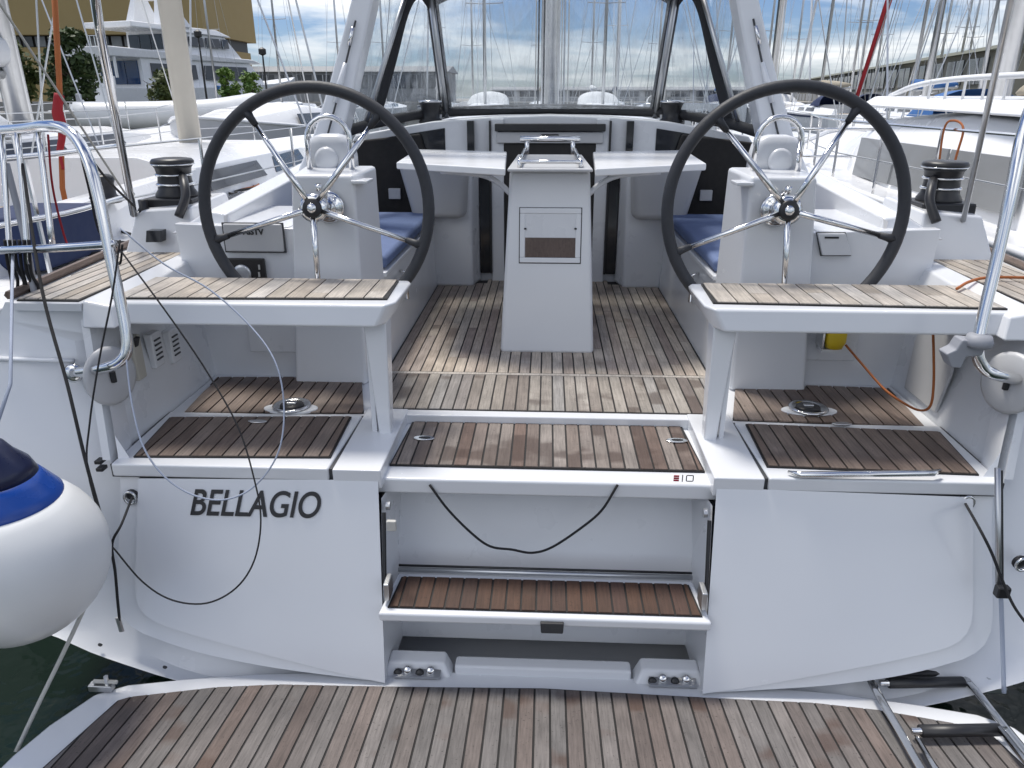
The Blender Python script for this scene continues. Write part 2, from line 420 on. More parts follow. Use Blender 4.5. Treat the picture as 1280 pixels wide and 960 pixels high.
def smooth_path(pts, k=6):                            # Catmull-Rom
    P = [Vector(p) for p in pts]; P = [2 * P[0] - P[1]] + P + [2 * P[-1] - P[-2]]
    out = []
    for i in range(1, len(P) - 2):
        a, b, c, d = P[i - 1], P[i], P[i + 1], P[i + 2]
        for j in range(k):
            t = j / k
            out.append(0.5 * ((2 * b) + (c - a) * t + (2 * a - 5 * b + 4 * c - d) * t * t + (3 * b - a - 3 * c + d) * t ** 3))
    out.append(P[-2]); return out
def ngon(b, cx, cy_, z, rx, ry, n=24):
    return [(cx + rx * math.cos(2 * math.pi * k / n), cy_ + ry * math.sin(2 * math.pi * k / n), z) for k in range(n)]

def clip(poly, axis, val, keep_gt):
    out = []
    for i in range(len(poly)):
        a, b = poly[i - 1], poly[i]
        ia = (a[axis] > val) == keep_gt; ib = (b[axis] > val) == keep_gt
        if ia != ib:
            t = (val - a[axis]) / (b[axis] - a[axis])
            out.append(tuple(a[k] + (b[k] - a[k]) * t for k in range(2)))
        if ib: out.append(b)
    return out
def planks(parent, poly, z, m, pitch=0.0448, gap=0.0062, phase=0.0, th=0.006, zf=None, cuts=None, bed=True, bed_grow=0.007):
    """planks running fore and aft inside poly [(x, y)], on a black bed"""
    zf = zf or (lambda x, y: z)
    if bed:
        cxm = sum(p[0] for p in poly) / len(poly); cym = sum(p[1] for p in poly) / len(poly)
        g = []
        for x, y in poly:
            d = math.hypot(x - cxm, y - cym); k = 1 + bed_grow / d
            g.append((cxm + (x - cxm) * k, cym + (y - cym) * k))
        MB().slab([(x, y, zf(x, y) + 0.0028) for x, y in g], (0, 0, -0.0068)).build('caulking', 'caulk', parent)
    x0 = min(p[0] for p in poly); x1 = max(p[0] for p in poly)
    k = math.floor((x0 - phase) / pitch)
    while phase + k * pitch < x1:
        a = phase + k * pitch + gap / 2; b = a + pitch - gap; k += 1
        q = clip(clip(poly, 0, a, True), 0, b, False)
        if len(q) < 3 or max(p[0] for p in q) - min(p[0] for p in q) < 0.006: continue
        ys = [min(p[1] for p in q), max(p[1] for p in q)]
        cc = sorted(c for c in (cuts(k) if cuts else []) if ys[0] + 0.05 < c < ys[1] - 0.05)
        lim = [ys[0] - 1] + cc + [ys[1] + 1]
        for i in range(len(lim) - 1):
            w = clip(clip(q, 1, lim[i] + 0.001, True), 1, lim[i + 1] - 0.001, False) if cc else q
            if len(w) < 3: continue
            MB().slab([(x, y, zf(x, y)) for x, y in w], (0, 0, th)).build('plank', m, parent)

# ================================================================== WATER, QUAY
struct(MB().add([(-1500, -200, -0.85), (1500, -200, -0.85), (1500, 2500, -0.85), (-1500, 2500, -0.85)], [(0, 1, 2, 3)]).build('water', 'water'))

def sgn(v): return -1.0 if v < 0 else 1.0
# ================================================================== THE YACHT
yacht = thing('sailing_yacht', 'white sailing yacht seen from its stern with twin steering wheels and teak swim platform', 'sailing yacht', (0, 5.5, -0.85), world_children=True)
Y = yacht

def resample(pts, n):
    P = [Vector(p) for p in pts]; L = [0]
    for a, b in zip(P, P[1:]): L.append(L[-1] + (b - a).length)
    out = []
    for k in range(n):
        t = L[-1] * k / (n - 1); i = 0
        while i < len(L) - 2 and L[i + 1] < t: i += 1
        u = (t - L[i]) / max(1e-9, L[i + 1] - L[i]); out.append(P[i].lerp(P[i + 1], u))
    return out
def abs_x(pts): return [Vector((abs(p[0]), p[1], p[2])) for p in pts]
NS = 40
def edge(pxs, off, last):
    pts = abs_x([att(a, b, off) for a, b in pxs])
    pts.append(Vector((last[0], TY(last[1]) - off, last[1])))
    return resample(smooth_path(pts, 4), NS)
TOPZ = 0.43
def top_pt(x, off=0.0): return (x, TY(TOPZ) - off, TOPZ)
c0 = resample(smooth_path([(x, TY(z) - .022, z) for x, z in ((1.244, -.04), (1.244, -.20), (1.244, -.33), (1.238, -.38), (1.220, -.412), (1.190, -.434), (1.14, -.452), (1.0, -.486), (.8, -.527), (.62, -.562), (.47, -.587))], 6), NS)
C1px = [(132, 480), (150, 592), (148, 690), (147, 755), (165, 784), (200, 800), (250, 816), (310, 829), (365, 838)]
c1 = edge(C1px, 0.0, (0.47, -0.60)); c1[0] = Vector((1.42, TY(.33), .33))
c1b = [Vector((p.x + .012, p.y + .10, p.z - .008)) for p in c1]
c2 = edge([(108, 480), (104, 600), (97, 720), (98, 772), (140, 797), (190, 820), (244, 841), (310, 850)], -0.05, (0.47, -0.655)); c2[0] = Vector((1.49, TY(.33) + .03, .33))
hull_out = [(1.72, TY(.40), .40), (1.735, TY(.25), .25), (1.735, TY(.0), .0), (1.72, TY(-.25), -.25), (1.68, TY(-.40), -.40), (1.60, TY(-.475), -.475)] + [tuple(p) for p in abs_x([att(70, 796), att(119, 818), att(160, 832), att(200, 845)])] + [(0.95, TY(-.65), -.65), (0.7, TY(-.69), -.69), (0.47, TY(-.71), -.71)]
c3 = resample(hull_out, NS)
for s in (-1, 1):
    b = MB()
    b.loft([mx(s, c1), mx(s, c1b)], False)
    b.loft([mx(s, c1b), mx(s, c2)], False)
    b.loft([mx(s, c2), mx(s, c3)], False)
    # top of the wing up to the deck
    b.add(mx(s, [c1[0], c1b[0], c2[0], c3[0], (1.70, TY(.45), .448), (1.44, TY(.45), .448)]), [(0, 1, 2, 3, 4, 5)])
    o = b.build('transom_wing', 'gel', Y, weld=True); o.data.shade_smooth()
    md = o.modifiers.new('edge', 'EDGE_SPLIT'); md.split_angle = R(24)
    # raised panel under each locker
    b = MB()
    panel = [tuple(p) for p in c0] + [(.47, TY(-.60), -.60)]
    inner = [(.505, TY(-.03) - .022, -.03), (.47, TY(-.587) - .022, -.587)]
    b.add(mx(s, [tuple(p) for p in c0] + [inner[0]]), [tuple(range(NS + 1))])
    b.loft([mx(s, c0), mx(s, [Vector((p.x + (.004 if p.z > -.4 else 0), p.y + .022, p.z - (.01 if p.z < -.4 else 0))) for p in c0])], False)
    b.loft([mx(s, [Vector((p.x + (.004 if p.z > -.4 else 0), p.y + .022, p.z - (.01 if p.z < -.4 else 0))) for p in c0]), mx(s, c1[4:] + [c1[-1]] * 4)], False)
    o = b.build('transom_panel', 'gel', Y, weld=True); o.data.shade_smooth()
    md = o.modifiers.new('edge', 'EDGE_SPLIT'); md.split_angle = R(30)
    MB().tube(mx(s, [(1.475, TY(.28) + .004, .28), (1.56, TY(.283) - .002, .283), (1.74, TY(.286) - .002, .286)]), .010, 8, flat=.8).build('wing_ledge', 'gel', Y, smooth=True)
# hull shell from the stern forward
def hull_ring(y, k, dz, kz):
    out = []
    for p in c3: out.append((p.x * k, y + (p.y - 1.9) * max(0, 1 - (y - 1.9) / 3), p.z * kz + dz))
    return out
st = [(1.9, 1.0, 0, 1), (3.0, 1.03, .0, 1.05), (5.0, 1.06, .02, 1.15), (7.5, .96, .06, 1.25), (9.5, .68, .12, 1.3), (11, .36, .18, 1.3), (12.1, .04, .22, 1.25)]
rings = []
for y, k, dz, kz in st:
    half = hull_ring(y, k, dz, kz)
    rings.append([(-p[0], p[1], p[2]) for p in half] + [(0, half[-1][1], half[-1][2] - .02)] + [p for p in reversed(half)])
MB().loft(rings, False).build('hull', 'gel', Y, smooth=True)

# deck -------------------------------------------------------------------
ZD = 0.448
b = MB()
for s in (-1, 1):
    b.add(mx(s, [(1.44, TY(.45), ZD), (1.70, TY(.45), ZD), (1.775, 3.0, .452), (1.44, 3.0, ZD)]), [(0, 1, 2, 3)])
    b.add(mx(s, [(1.44, 3.0, ZD), (1.775, 3.0, .452), (1.83, 5.0, .485), (1.0, 5.0, .485), (1.2, 4.0, ZD)]), [(0, 1, 2, 3, 4)])
    b.add(mx(s, [(0, 5.0, .485), (1.83, 5.0, .485), (1.655, 7.5, .565), (1.175, 9.5, .645), (.62, 11, .705), (.06, 12.1, .725), (0, 12.1, .725)]), [(0, 1, 2, 3, 4, 5, 6)])
b.build('deck', 'nonskid', Y)
for s in (-1, 1):
    sd_ = MB().tube(mx(s, [(1.705, TY(.45) + .03, .462), (1.772, 3.0, .466), (1.83, 5.0, .50), (1.66, 7.5, .58)]), .016, 6, flat=.9).build('toe_rail', 'teak_red', Y)
    deck = MB().hexa(mx(s, [(1.44, 2.16, .43), (1.665, 2.16, .43), (1.70, 2.97, .43), (1.455, 2.97, .43)]), mx(s, [(1.44, 2.16, .453), (1.665, 2.16, .453), (1.70, 2.97, .455), (1.455, 2.97, .453)])).build('side_deck', 'gel2', Y)
    planks(deck, [(s * x, y) for x, y in ([(1.46, 2.19), (1.655, 2.19), (1.72, 2.93), (1.475, 2.93)])], .455, 'teak_tan', pitch=.044, phase=s * 1.46)
    # white bevelled border between the side deck and the bench
    MB().hexa(mx(s, [(1.33, 2.14, .38), (1.439, 2.14, .38), (1.452, 2.97, .38), (1.37, 2.97, .38)]), mx(s, [(1.35, 2.17, .445), (1.439, 2.17, .462), (1.452, 2.95, .475), (1.40, 2.95, .46)])).build('deck_edge', 'gel', Y, bevel=.008)

# lockers aft of the wheels --------------------------------------------------
for s in (-1, 1):
    b = MB()
    b.slab(mx(s, [(.50, TY(-.03) - .004, -.03), (1.335, TY(-.03) - .004, -.03), (1.335, 2.78, -.03), (.62, 2.78, -.03), (.60, 2.44, -.03), (.50, 2.44, -.03)]), (0, 0, .028))
    b.build('locker_top', 'gel', Y)
    lid = MB().slab(mx(s, [(.655, 1.965, -.038), (1.325, 1.965, -.038), (1.335, 2.37, -.038), (.645, 2.37, -.038)]), (0, 0, .044)).build('locker_lid', 'gel', Y, bevel=.007)
    MB().slab(mx(s, [(.645, 1.975, -.043), (1.332, 1.975, -.043), (1.345, 2.376, -.043), (.635, 2.376, -.043)]), (0, 0, .0425)).build('lid_seam_shade', 'seam', lid)  # dark slab colouring in the shaded seam gap around the lid
    p = [atz(170, 571, .008), atz(214, 523, .008), atz(437, 522, .008), atz(411, 572, .008)]
    planks(lid, [(s * abs(q[0]), q[1]) for q in p], .008, 'teak_red', phase=s * .70, pitch=.050)
    p = [atz(231, 517, .0), atz(272, 473, .0), atz(452, 473, .0), atz(455, 517, .0)]
    back = MB().slab([(s * abs(q[0]) , q[1], -.001) for q in p], (0, 0, -.02)).build('locker_deck', 'caulk', Y)
    planks(back, [(s * abs(q[0]), q[1]) for q in p], .001, 'teak_red', phase=s * .70, pitch=.050, bed=False)
    # chrome deck fitting on a white boss, and the lid latch
    c = atz(365, 508, .01) if s < 0 else atz(1010, 511, .01)
    boss = MB().slab(ngon(None, c.x, c.y - .012, .001, .098, .045), (0, 0, .010)).build('fitting_boss', 'gel', Y, bevel=.003)
    f = MB().lathe([(.066, 0), (.068, .006), (.058, .010), (.052, .005)], (c.x, c.y, .011), n=24).build('deck_fitting', 'chrome', boss, smooth=True)
    MB().lathe([(.044, 0), (.040, .007), (.015, .009)], (c.x, c.y, .013), n=20).build('fitting_cap', 'black', boss, smooth=True)
    MB().box(c.x - .018, c.x + .018, c.y - .008, c.y + .008, .02, .028).build('fitting_handle', 'chrome', boss, bevel=.003)
    c = atz(322, 528, .014) if s < 0 else atz(1052, 531, .014)
    lt = MB().slab(ngon(None, c.x, c.y, .0142, .034, .012, 16), (0, 0, .006)).build('lid_latch', 'chrome', lid, bevel=.002)
    # side walls under the bench end
    b = MB()
    b.add(mx(s, [(1.335, TY(-.03), -.03), (1.335, 2.78, -.03), (1.385, 2.78, .44), (1.43, TY(.40), .40), (1.345, TY(.0), .0)]), [(0, 1, 2, 3, 4)])
    b.add(mx(s, [(1.345, TY(.0), .0), (1.43, TY(.40), .40), (1.455, TY(.40), .40), (1.37, TY(0), 0)]), [(0, 1, 2, 3)])
    b.build('locker_side', 'gel2', Y, recalc=True)
    # kerb between locker and centre step
    MB().box(s * .495, s * .643, TY(-.03) - .0235, 2.44, -.06, .0035).build('step_kerb', 'gel', Y, bevel=.005)

# benches over the lockers ---------------------------------------------------
for s in (-1, 1):
    prof = [(.475, 2.25), (.50, 2.205), (1.42, 2.205), (1.425, 2.535), (.485, 2.535), (.47, 2.50)]
    b = MB()
    top = [(s * x, y, .45) for x, y in prof]
    low = [(s * (x + (.035 if x < .6 else 0)), y + (-.018 if y < 2.3 else -.02), .380) for x, y in prof]
    n = len(top)
    b.add(low + top, [tuple(range(n - 1, -1, -1)), tuple(range(n, 2 * n))] + [(i, (i + 1) % n, n + (i + 1) % n, n + i) for i in range(n)])
    bench = b.build('stern_bench', 'gel', Y, bevel=.010)
    planks(bench, [(s * x, y) for x, y in [(.515, 2.262), (1.37, 2.232), (1.375, 2.508), (.525, 2.508)]], .4525, 'teak_tan', pitch=.062, gap=.005, phase=s * .52,
           cuts=lambda k: [2.34 + .05 * math.sin(k * 2.3)] if k % 3 == 0 else [])
    MB().hexa(mx(s, [(.515, 2.225, -.004), (.555, 2.225, -.004), (.555, 2.275, -.004), (.515, 2.275, -.004)]),
              mx(s, [(.512, 2.235, .382), (.585, 2.235, .382), (.585, 2.32, .382), (.512, 2.32, .382)])).build('bench_post', 'gel', Y, bevel=.006)
    MB().box(s * .565, s * .580, 2.24, 2.315, .0, .382).build('post_flange', 'gel2', Y)

# helm bulkhead, pedestals -----------------------------------------------------
for s in (-1, 1):
    bk = MB().hexa(mx(s, [(.66, 2.765, -.02), (.97, 2.765, -.02), (.97, 2.81, -.02), (.66, 2.81, -.02)]), mx(s, [(.70, 2.775, .375), (.97, 2.775, .375), (.97, 2.81, .375), (.70, 2.81, .375)])).build('helm_bulkhead', 'gel', Y, bevel=.004)
    MB().hexa(mx(s, [(.97, 2.765, -.02), (1.39, 2.765, -.02), (1.39, 2.81, -.02), (.97, 2.81, -.02)]), mx(s, [(.95, 2.778, .585), (1.42, 2.785, .60), (1.42, 2.83, .60), (.95, 2.83, .585)])).build('console_face', 'gel', Y, bevel=.005)
    MB().box(s * .82, s * 1.18, 2.752, 2.764, .10, .345).build('bulkhead_panel', 'gel2', bk, bevel=.012)
    pd = MB().hexa(mx(s, [(.70, 2.68, -.004), (.985, 2.68, -.004), (1.0, 3.0, -.004), (.67, 3.0, -.004)]), mx(s, [(.705, 2.735, .785), (.935, 2.735, .785), (.95, 2.96, .80), (.67, 2.96, .80)])).build('helm_pedestal', 'gel', Y, bevel=.014)
    # binnacle hump with its stainless guard
    b = MB()
    rings = []
    for hh, ww, dd in ((0, .098, .06), (.05, .097, .058), (.09, .088, .052), (.115, .068, .042), (.125, .035, .025)):
        rings.append([(s * .845 + ww * sgn(math.cos(t)) * abs(math.cos(t)) ** .6, 2.97 + dd * sgn(math.sin(t)) * abs(math.sin(t)) ** .6, .79 + hh) for t in [2 * math.pi * (j + .5) / 20 for j in range(20)]])
    b.loft(rings)
    b.build('binnacle', 'gel2', pd, smooth=True)
    MB().lathe([(.045, 0), (.046, .006), (.034, .012)], (s * .85, 2.912, .825), (0, -1, .15), 20).build('instrument_dome', 'gel', pd, smooth=True)
    for dy in (0.0,):
        w = .080
        path = [(s * .825 - w, 2.87, .78), (s * .825 - w, 2.87, .90)] + arc((s * .825, 2.87, .90), w, math.pi, 0, 10) + [(s * .825 + w, 2.87, .90), (s * .825 + w, 2.87, .78)]
        MB().tube(path, .011, 8).build('guard_rail', 'chrome', pd, smooth=True)
    MB().box(s * .655, s * .715, 2.72, 2.82, .755, .767).build('cup_shelf', 'gel', pd, bevel=.003)
    # drive flange behind the wheel, engine lever
    MB().lathe([(.058, 0), (.058, .012), (.046, .018), (.025, .024), (.025, .10)], (s * .80, 2.715, .675), (0, -1, 0), 24).build('steering_flange', 'chrome', pd, smooth=True)
    MB().tube([(s * .815, 2.70, .735), (s * .815, 2.66, .745), (s * .815, 2.655, .76)], .012, 8).build('brake_knob', 'chrome', pd, smooth=True)
    # shelf outboard of the pedestal, coaming beyond
    MB().slab(mx(s, [(.98, 2.785, .575), (1.39, 2.785, .575), (1.39, 3.35, .575), (.98, 3.35, .575)]), (0, 0, .016)).build('helm_shelf', 'gel', Y, bevel=.004)
    cm = MB().hexa(mx(s, [(1.22, 2.84, .55), (1.47, 2.84, .55), (1.50, 4.3, .45), (1.24, 4.3, .45)]), mx(s, [(1.245, 2.87, .625), (1.325, 2.87, .635), (1.30, 4.2, .74), (1.215, 4.2, .725)])).build('coaming', 'gel', Y, bevel=.010)
    MB().hexa(mx(s, [(1.30, 2.84, .44), (1.45, 2.84, .44), (1.62, 4.6, .46), (1.2, 4.6, .46)]), mx(s, [(1.30, 2.86, .62), (1.35, 2.86, .60), (1.36, 4.5, .72), (1.25, 4.5, .74)])).build('coaming_side', 'gel2', Y, bevel=.01)
    # winch plinth and winch
    pl = MB().hexa(mx(s, [(1.42, 2.93, .44), (1.735, 2.95, .44), (1.72, 3.40, .44), (1.42, 3.40, .44)]), mx(s, [(1.44, 2.985, .635), (1.68, 3.005, .615), (1.68, 3.35, .63), (1.44, 3.35, .65)])).build('winch_plinth', 'gel', Y, bevel=.012)
    c = (s * 1.575, 3.16, .645)
    wch = MB().lathe([(.085, 0), (.085, .02), (.072, .04), (.066, .09), (.072, .125), (.082, .14)], c, n=24).build('winch', 'black', Y, smooth=True)
    MB().lathe([(.084, .14), (.086, .152), (.078, .162), (.05, .166)], c, n=24).build('winch_cap', 'black', wch, smooth=True)
    MB().lathe([(.074, .055), (.078, .06), (.074, .065)], c, n=24).build('winch_ring', 'chrome', wch, smooth=True)
    MB().lathe([(.0845, .138), (.0875, .141), (.0845, .144)], c, n=24).build('winch_ring', 'chrome', wch, smooth=True)
    MB().lathe([(.074, .095), (.077, .099), (.074, .103)], c, n=24).build('winch_ring', 'chrome', wch, smooth=True)
    MB().box(c[0] - .105, c[0] + .105, c[1] - .10, c[1] + .10, .60, .655).build('winch_base', 'black', wch, bevel=.008)
    MB().tube(smooth_path([(s * 1.52, 3.12, .74), (s * 1.48, 3.04, .72), (s * 1.46, 2.99, .67), (s * 1.48, 2.95, .60)]), .018, 8).build('winch_strap', 'black', wch, smooth=True)

# port side: locker lid with maker's lettering, instrument panel; starboard: small lid
def text_mesh(name, body, m, parent, size, origin, ux, uz, shear=0.0, ext=0.0012, offset=0.0, align='LEFT', sx=1.0):
    cu = bpy.data.curves.new(name, 'FONT'); cu.body = body; cu.size = size; cu.shear = shear; cu.extrude = ext; cu.offset = offset; cu.align_x = align
    o = bpy.data.objects.new('tmp', cu); C.objects.link(o)
    dg = bpy.context.evaluated_depsgraph_get()
    me = bpy.data.meshes.new_from_object(o.evaluated_get(dg)); bpy.data.objects.remove(o)
    ux = Vector(ux).normalized(); uz = Vector(uz).normalized(); un = ux.cross(uz); og = Vector(origin)
    for v in me.vertices: v.co = og + ux * v.co.x * sx + uz * v.co.y + un * v.co.z
    me.name = name; me.materials.clear(); me.materials.append(M[m])
    r = bpy.data.objects.new(name, me); C.objects.link(r)
    if parent is not None: attach(r, parent)
    return r
yb = 2.772
a, c = aty(320, 279, yb), aty(357, 314, yb)
lid = MB().box(aty(283, 300, yb).x, c.x, 2.752, 2.772, c.z, a.z).build('console_lid', 'gelgrey', Y, bevel=.006)
MB().box(aty(281, 300, yb).x, c.x + .004, 2.762, 2.771, c.z - .005, a.z + .003).build('lid_gap', 'seam', lid)
q = aty(304, 293, 2.751)
text_mesh('lid_lettering', 'AISTV', 'letter', lid, .030, (q.x, 2.7505, q.z), (1, 0, 0), (0, 0, 1), offset=.0009)
a, c = aty(283, 322, yb), aty(335, 352, yb)
ins = MB().box(a.x, c.x, 2.750, 2.770, c.z - .03, a.z).build('instrument_panel', 'dark', Y, bevel=.004)
q = aty(303, 342, 2.748)
MB().lathe([(.036, 0), (.034, .006), (.024, .008)], (q.x, 2.75, q.z), (0, -1, 0), 20).build('engine_gauge', 'alu', ins, smooth=True)
for k in range(2):
    q = aty(324, 334 + 9 * k, 2.748); MB().box(q.x - .003, q.x + .003, 2.746, 2.751, q.z - .009, q.z + .009).build('panel_switch', 'rope_white', ins)
p4 = [aty(1020, 291, yb), aty(1055, 291, yb), aty(1062, 318, yb), aty(1026, 318, yb)]
lid = MB().slab([(q.x, 2.752, q.z) for q in p4], (0, .02, 0)).build('console_lid', 'gel2', Y, bevel=.003)
MB().slab([(q.x + d[0], 2.763, q.z + d[1]) for q, d in zip(p4, [(-.003, .003), (.003, .003), (.003, -.004), (-.003, -.004)])], (0, .006, 0)).build('lid_gap', 'seam', lid)
q = aty(1031, 297, 2.75); MB().box(q.x, q.x + .05, 2.749, 2.753, q.z - .003, q.z + .003).build('lid_marking', 'letter', lid)
q = aty(193, 295, 2.92); MB().hexa([(q.x - .03, 2.900, q.z - .022), (q.x + .03, 2.906, q.z - .022), (q.x + .03, 2.95, q.z - .022), (q.x - .03, 2.95, q.z - .022)], [(q.x - .026, 2.912, q.z + .022), (q.x + .033, 2.918, q.z + .022), (q.x + .033, 2.96, q.z + .022), (q.x - .026, 2.96, q.z + .022)]).build('plinth_vent', 'tint', Y, bevel=.002)

# steering wheels ----------------------------------------------------------
def wheel(s, cx, cz, phase):
    cyw = 2.585
    tilt = Matrix.Translation((cx, cyw, cz)) @ Matrix.Rotation(R(-7), 4, 'X')
    def W(x, z, y=0.0): return tuple(tilt @ Vector((x, y, z)))
    rad = .392
    rim = MB().tube([W(rad * math.cos(t), rad * math.sin(t)) for t in [2 * math.pi * k / 72 for k in range(72)]], 0.0205, 12, closed=True).build('steering_wheel', 'leather', Y, smooth=True)
    for k in range(5):
        a = R(phase + 72 * k); ca, sa = math.cos(a), math.sin(a)
        MB().tube([W(.03 * ca, .03 * sa, -.035), (W(.16 * ca, .16 * sa, -.024)), W(.335 * ca, .335 * sa, -.002)], [.0115, .0105, .0085], 8).build('spoke', 'chrome', rim, smooth=True)
        MB().tube([W(.33 * ca, .33 * sa, -.002), W(.36 * ca, .36 * sa, 0), W(.385 * ca, .385 * sa, 0)], [.0105, .013, .019], 8).build('spoke_end', 'leather', rim, smooth=True)
    o = Vector(W(0, 0, -.02)); ax = Vector(W(0, 0, -1)) - Vector(W(0, 0, 0))
    MB().lathe([(.045, -.03), (.048, .0), (.048, .014), (.036, .022)], o, ax, 24).build('hub', 'chrome', rim, smooth=True)
    MB().lathe([(.033, .018), (.033, .028), (.026, .032)], o, ax, 24).build('hub_cap', 'black', rim, smooth=True)
    MB().lathe([(.017, .030), (.016, .037), (.006, .039)], o, ax, 16).build('hub_nut', 'chrome', rim, smooth=True)
    MB().tube([W(0, 0, -.02), W(0, 0, .16)], .022, 12).build('shaft', 'chrome', rim, smooth=True)
q = aty(395, 258, 2.585); wheel(-1, q.x, q.z - .005, 53)
q = aty(981, 262, 2.585); wheel(1, q.x, q.z - .002, 58)

# centre step, cockpit sole ---------------------------------------------------
step = MB().slab([(-.522, 1.995, -.092), (.522, 1.995, -.092), (.498, 2.452, -.092), (-.498, 2.452, -.092)], (0, 0, .054)).build('upper_step', 'gel', Y, bevel=.010)
p = [atz(494, 580, -.03), atz(514, 526, -.03), atz(866, 526, -.03), atz(887, 582, -.03)]
planks(step, [(-.485, 2.075), (-.468, 2.425), (.468, 2.425), (.485, 2.075)], -.034, 'teak_step', phase=.0224)
for px, py in ((530, 548), (846, 551)):
    c = atz(px, py, -.026)
    lt = MB().slab(ngon(None, c.x, c.y, -.0275, .036, .017, 18), (0, 0, .005)).build('step_latch', 'chrome', step, bevel=.002)
    MB().slab(ngon(None, c.x + .002, c.y, -.0226, .020, .008, 12), (0, 0, .001)).build('latch_slot', 'black', step)
q = aty(842, 598, 1.994)
for i, k in enumerate(range(3)):
    MB().box(q.x, q.x + .016, 1.9925, 1.9955, q.z - .009 + .0072 * k, q.z - .0042 + .0072 * k).build('emblem_stripe', 'emblem_red', step)
MB().box(q.x + .025, q.x + .0275, 1.9925, 1.9955, q.z - .010, q.z + .012).build('emblem_bar', 'letter', step)
ring = [(q.x + .048 + .010 * max(-1, min(1, 1.35 * math.cos(t))), 1.9935, q.z + .0015 + .0095 * max(-1, min(1, 1.35 * math.sin(t)))) for t in [2 * math.pi * k / 24 for k in range(24)]]
MB().tube(ring, .0017, 6, closed=True).build('emblem_ring', 'letter', step)
MB().box(-.60, .60, 2.40, 2.47, -.06, -.003).build('sole_edge', 'gel', Y, bevel=.006)
sole = MB().slab([(-.60, 2.43, -.012), (.60, 2.43, -.012), (.70, 2.85, -.012), (.66, 4.6, -.012), (-.66, 4.6, -.012), (-.70, 2.85, -.012)], (0, 0, .008)).build('cockpit_sole', 'caulk', Y)
planks(sole, [(-.585, 2.447), (.585, 2.447), (.655, 2.80), (-.655, 2.80)], -.003, 'teak_sole', phase=.0224)
planks(sole, [(-.685, 2.804), (.685, 2.804), (.695, 2.826), (-.695, 2.826)], -.003, 'teak_tan', pitch=2.0, phase=-1.0, bed=False)
rs = random.Random(5)
jn = {}
def sole_cuts(k):
    return [rs.uniform(2.95, 3.35), rs.uniform(3.45, 3.8), rs.uniform(3.9, 4.2)][:rs.choice([1, 2, 2, 3])]
planks(sole, [(-.655, 2.830), (.655, 2.830), (.645, 4.35), (.36, 4.37), (.36, 4.55), (-.36, 4.55), (-.36, 4.37), (-.645, 4.35)], -.003, 'teak_inner', phase=.0224, cuts=sole_cuts)

# transom recess and lower step -------------------------------------------------
for s in (-1, 1):
    MB().add(mx(s, [(.498, TY(-.09), -.09), (.474, TY(-.62) - .01, -.62), (.455, 2.22, -.62), (.46, 2.22, -.09)]), [(0, 1, 2, 3)]).build('recess_side', 'gel2', Y)
    # gas strut and hinge bracket at each side of the opening
    MB().tube(mx(s, [(.485, 1.93, -.12), (.478, 1.845, -.33)]), .006, 6).build('step_strut', 'black', Y)
    MB().lathe([(.014, 0), (.014, .012)], (s * .482, 1.955, -.11), (-s, 0, 0), 12).build('strut_pivot', 'alu', Y)
    MB().box(s * .455, s * .472, 1.80, 1.86, -.345, -.285).build('step_hinge', 'alu', Y, bevel=.004)
bw = MB().add([(-.50, 2.16, -.07), (.50, 2.16, -.07), (.49, 1.98, -.62), (-.49, 1.98, -.62)], [(0, 1, 2, 3)]).build('recess_wall', 'gel2', Y)
MB().box(aty(484, 655, 1.90).x, aty(496, 655, 1.90).x, 1.885, 1.90, aty(490, 661, 1.9).z, aty(490, 649, 1.9).z).build('recess_light', 'rope_white', Y, bevel=.003)
a = aty(602, 800, 1.99); MB().box(-.205, .205, 2.0, 2.015, -.62, a.z).build('drain_panel', 'gelgrey', bw, bevel=.004)
for x, z in ((-.19, -.50), (0, -.55), (.19, -.55), (-.19, -.585), (.19, -.50)):
    MB().lathe([(.006, 0), (.005, .003)], (x, 1.998, z), (0, -1, 0), 8).build('panel_screw', 'black', bw)
lst = MB().slab([(-.484, 1.762, -.388), (.484, 1.762, -.388), (.462, 1.965, -.388), (-.462, 1.965, -.388)], (0, 0, .032)).build('lower_step', 'gel', Y, bevel=.010)
planks(lst, [(-.452, 1.787), (-.438, 1.932), (.438, 1.932), (.452, 1.787)], -.354, 'teak_brown', phase=.0224)
MB().tube([(-.46, 1.962, -.345), (.46, 1.962, -.345)], .008, 8).build('step_rail', 'alu', lst, smooth=True)
MB().tube([(-.46, 1.972, -.336), (.46, 1.972, -.336)], .004, 6).build('step_seal', 'black', lst, smooth=True)
q = aty(690, 783, 1.76)
MB().hexa([(q.x - .032, 1.742, q.z - .012), (q.x + .032, 1.742, q.z - .012), (q.x + .032, 1.77, q.z - .012), (q.x - .032, 1.77, q.z - .012)], [(q.x - .034, 1.752, q.z + .016), (q.x + .034, 1.752, q.z + .016), (q.x + .034, 1.77, q.z + .016), (q.x - .034, 1.77, q.z + .016)]).build('step_catch', 'black', lst, bevel=.003)

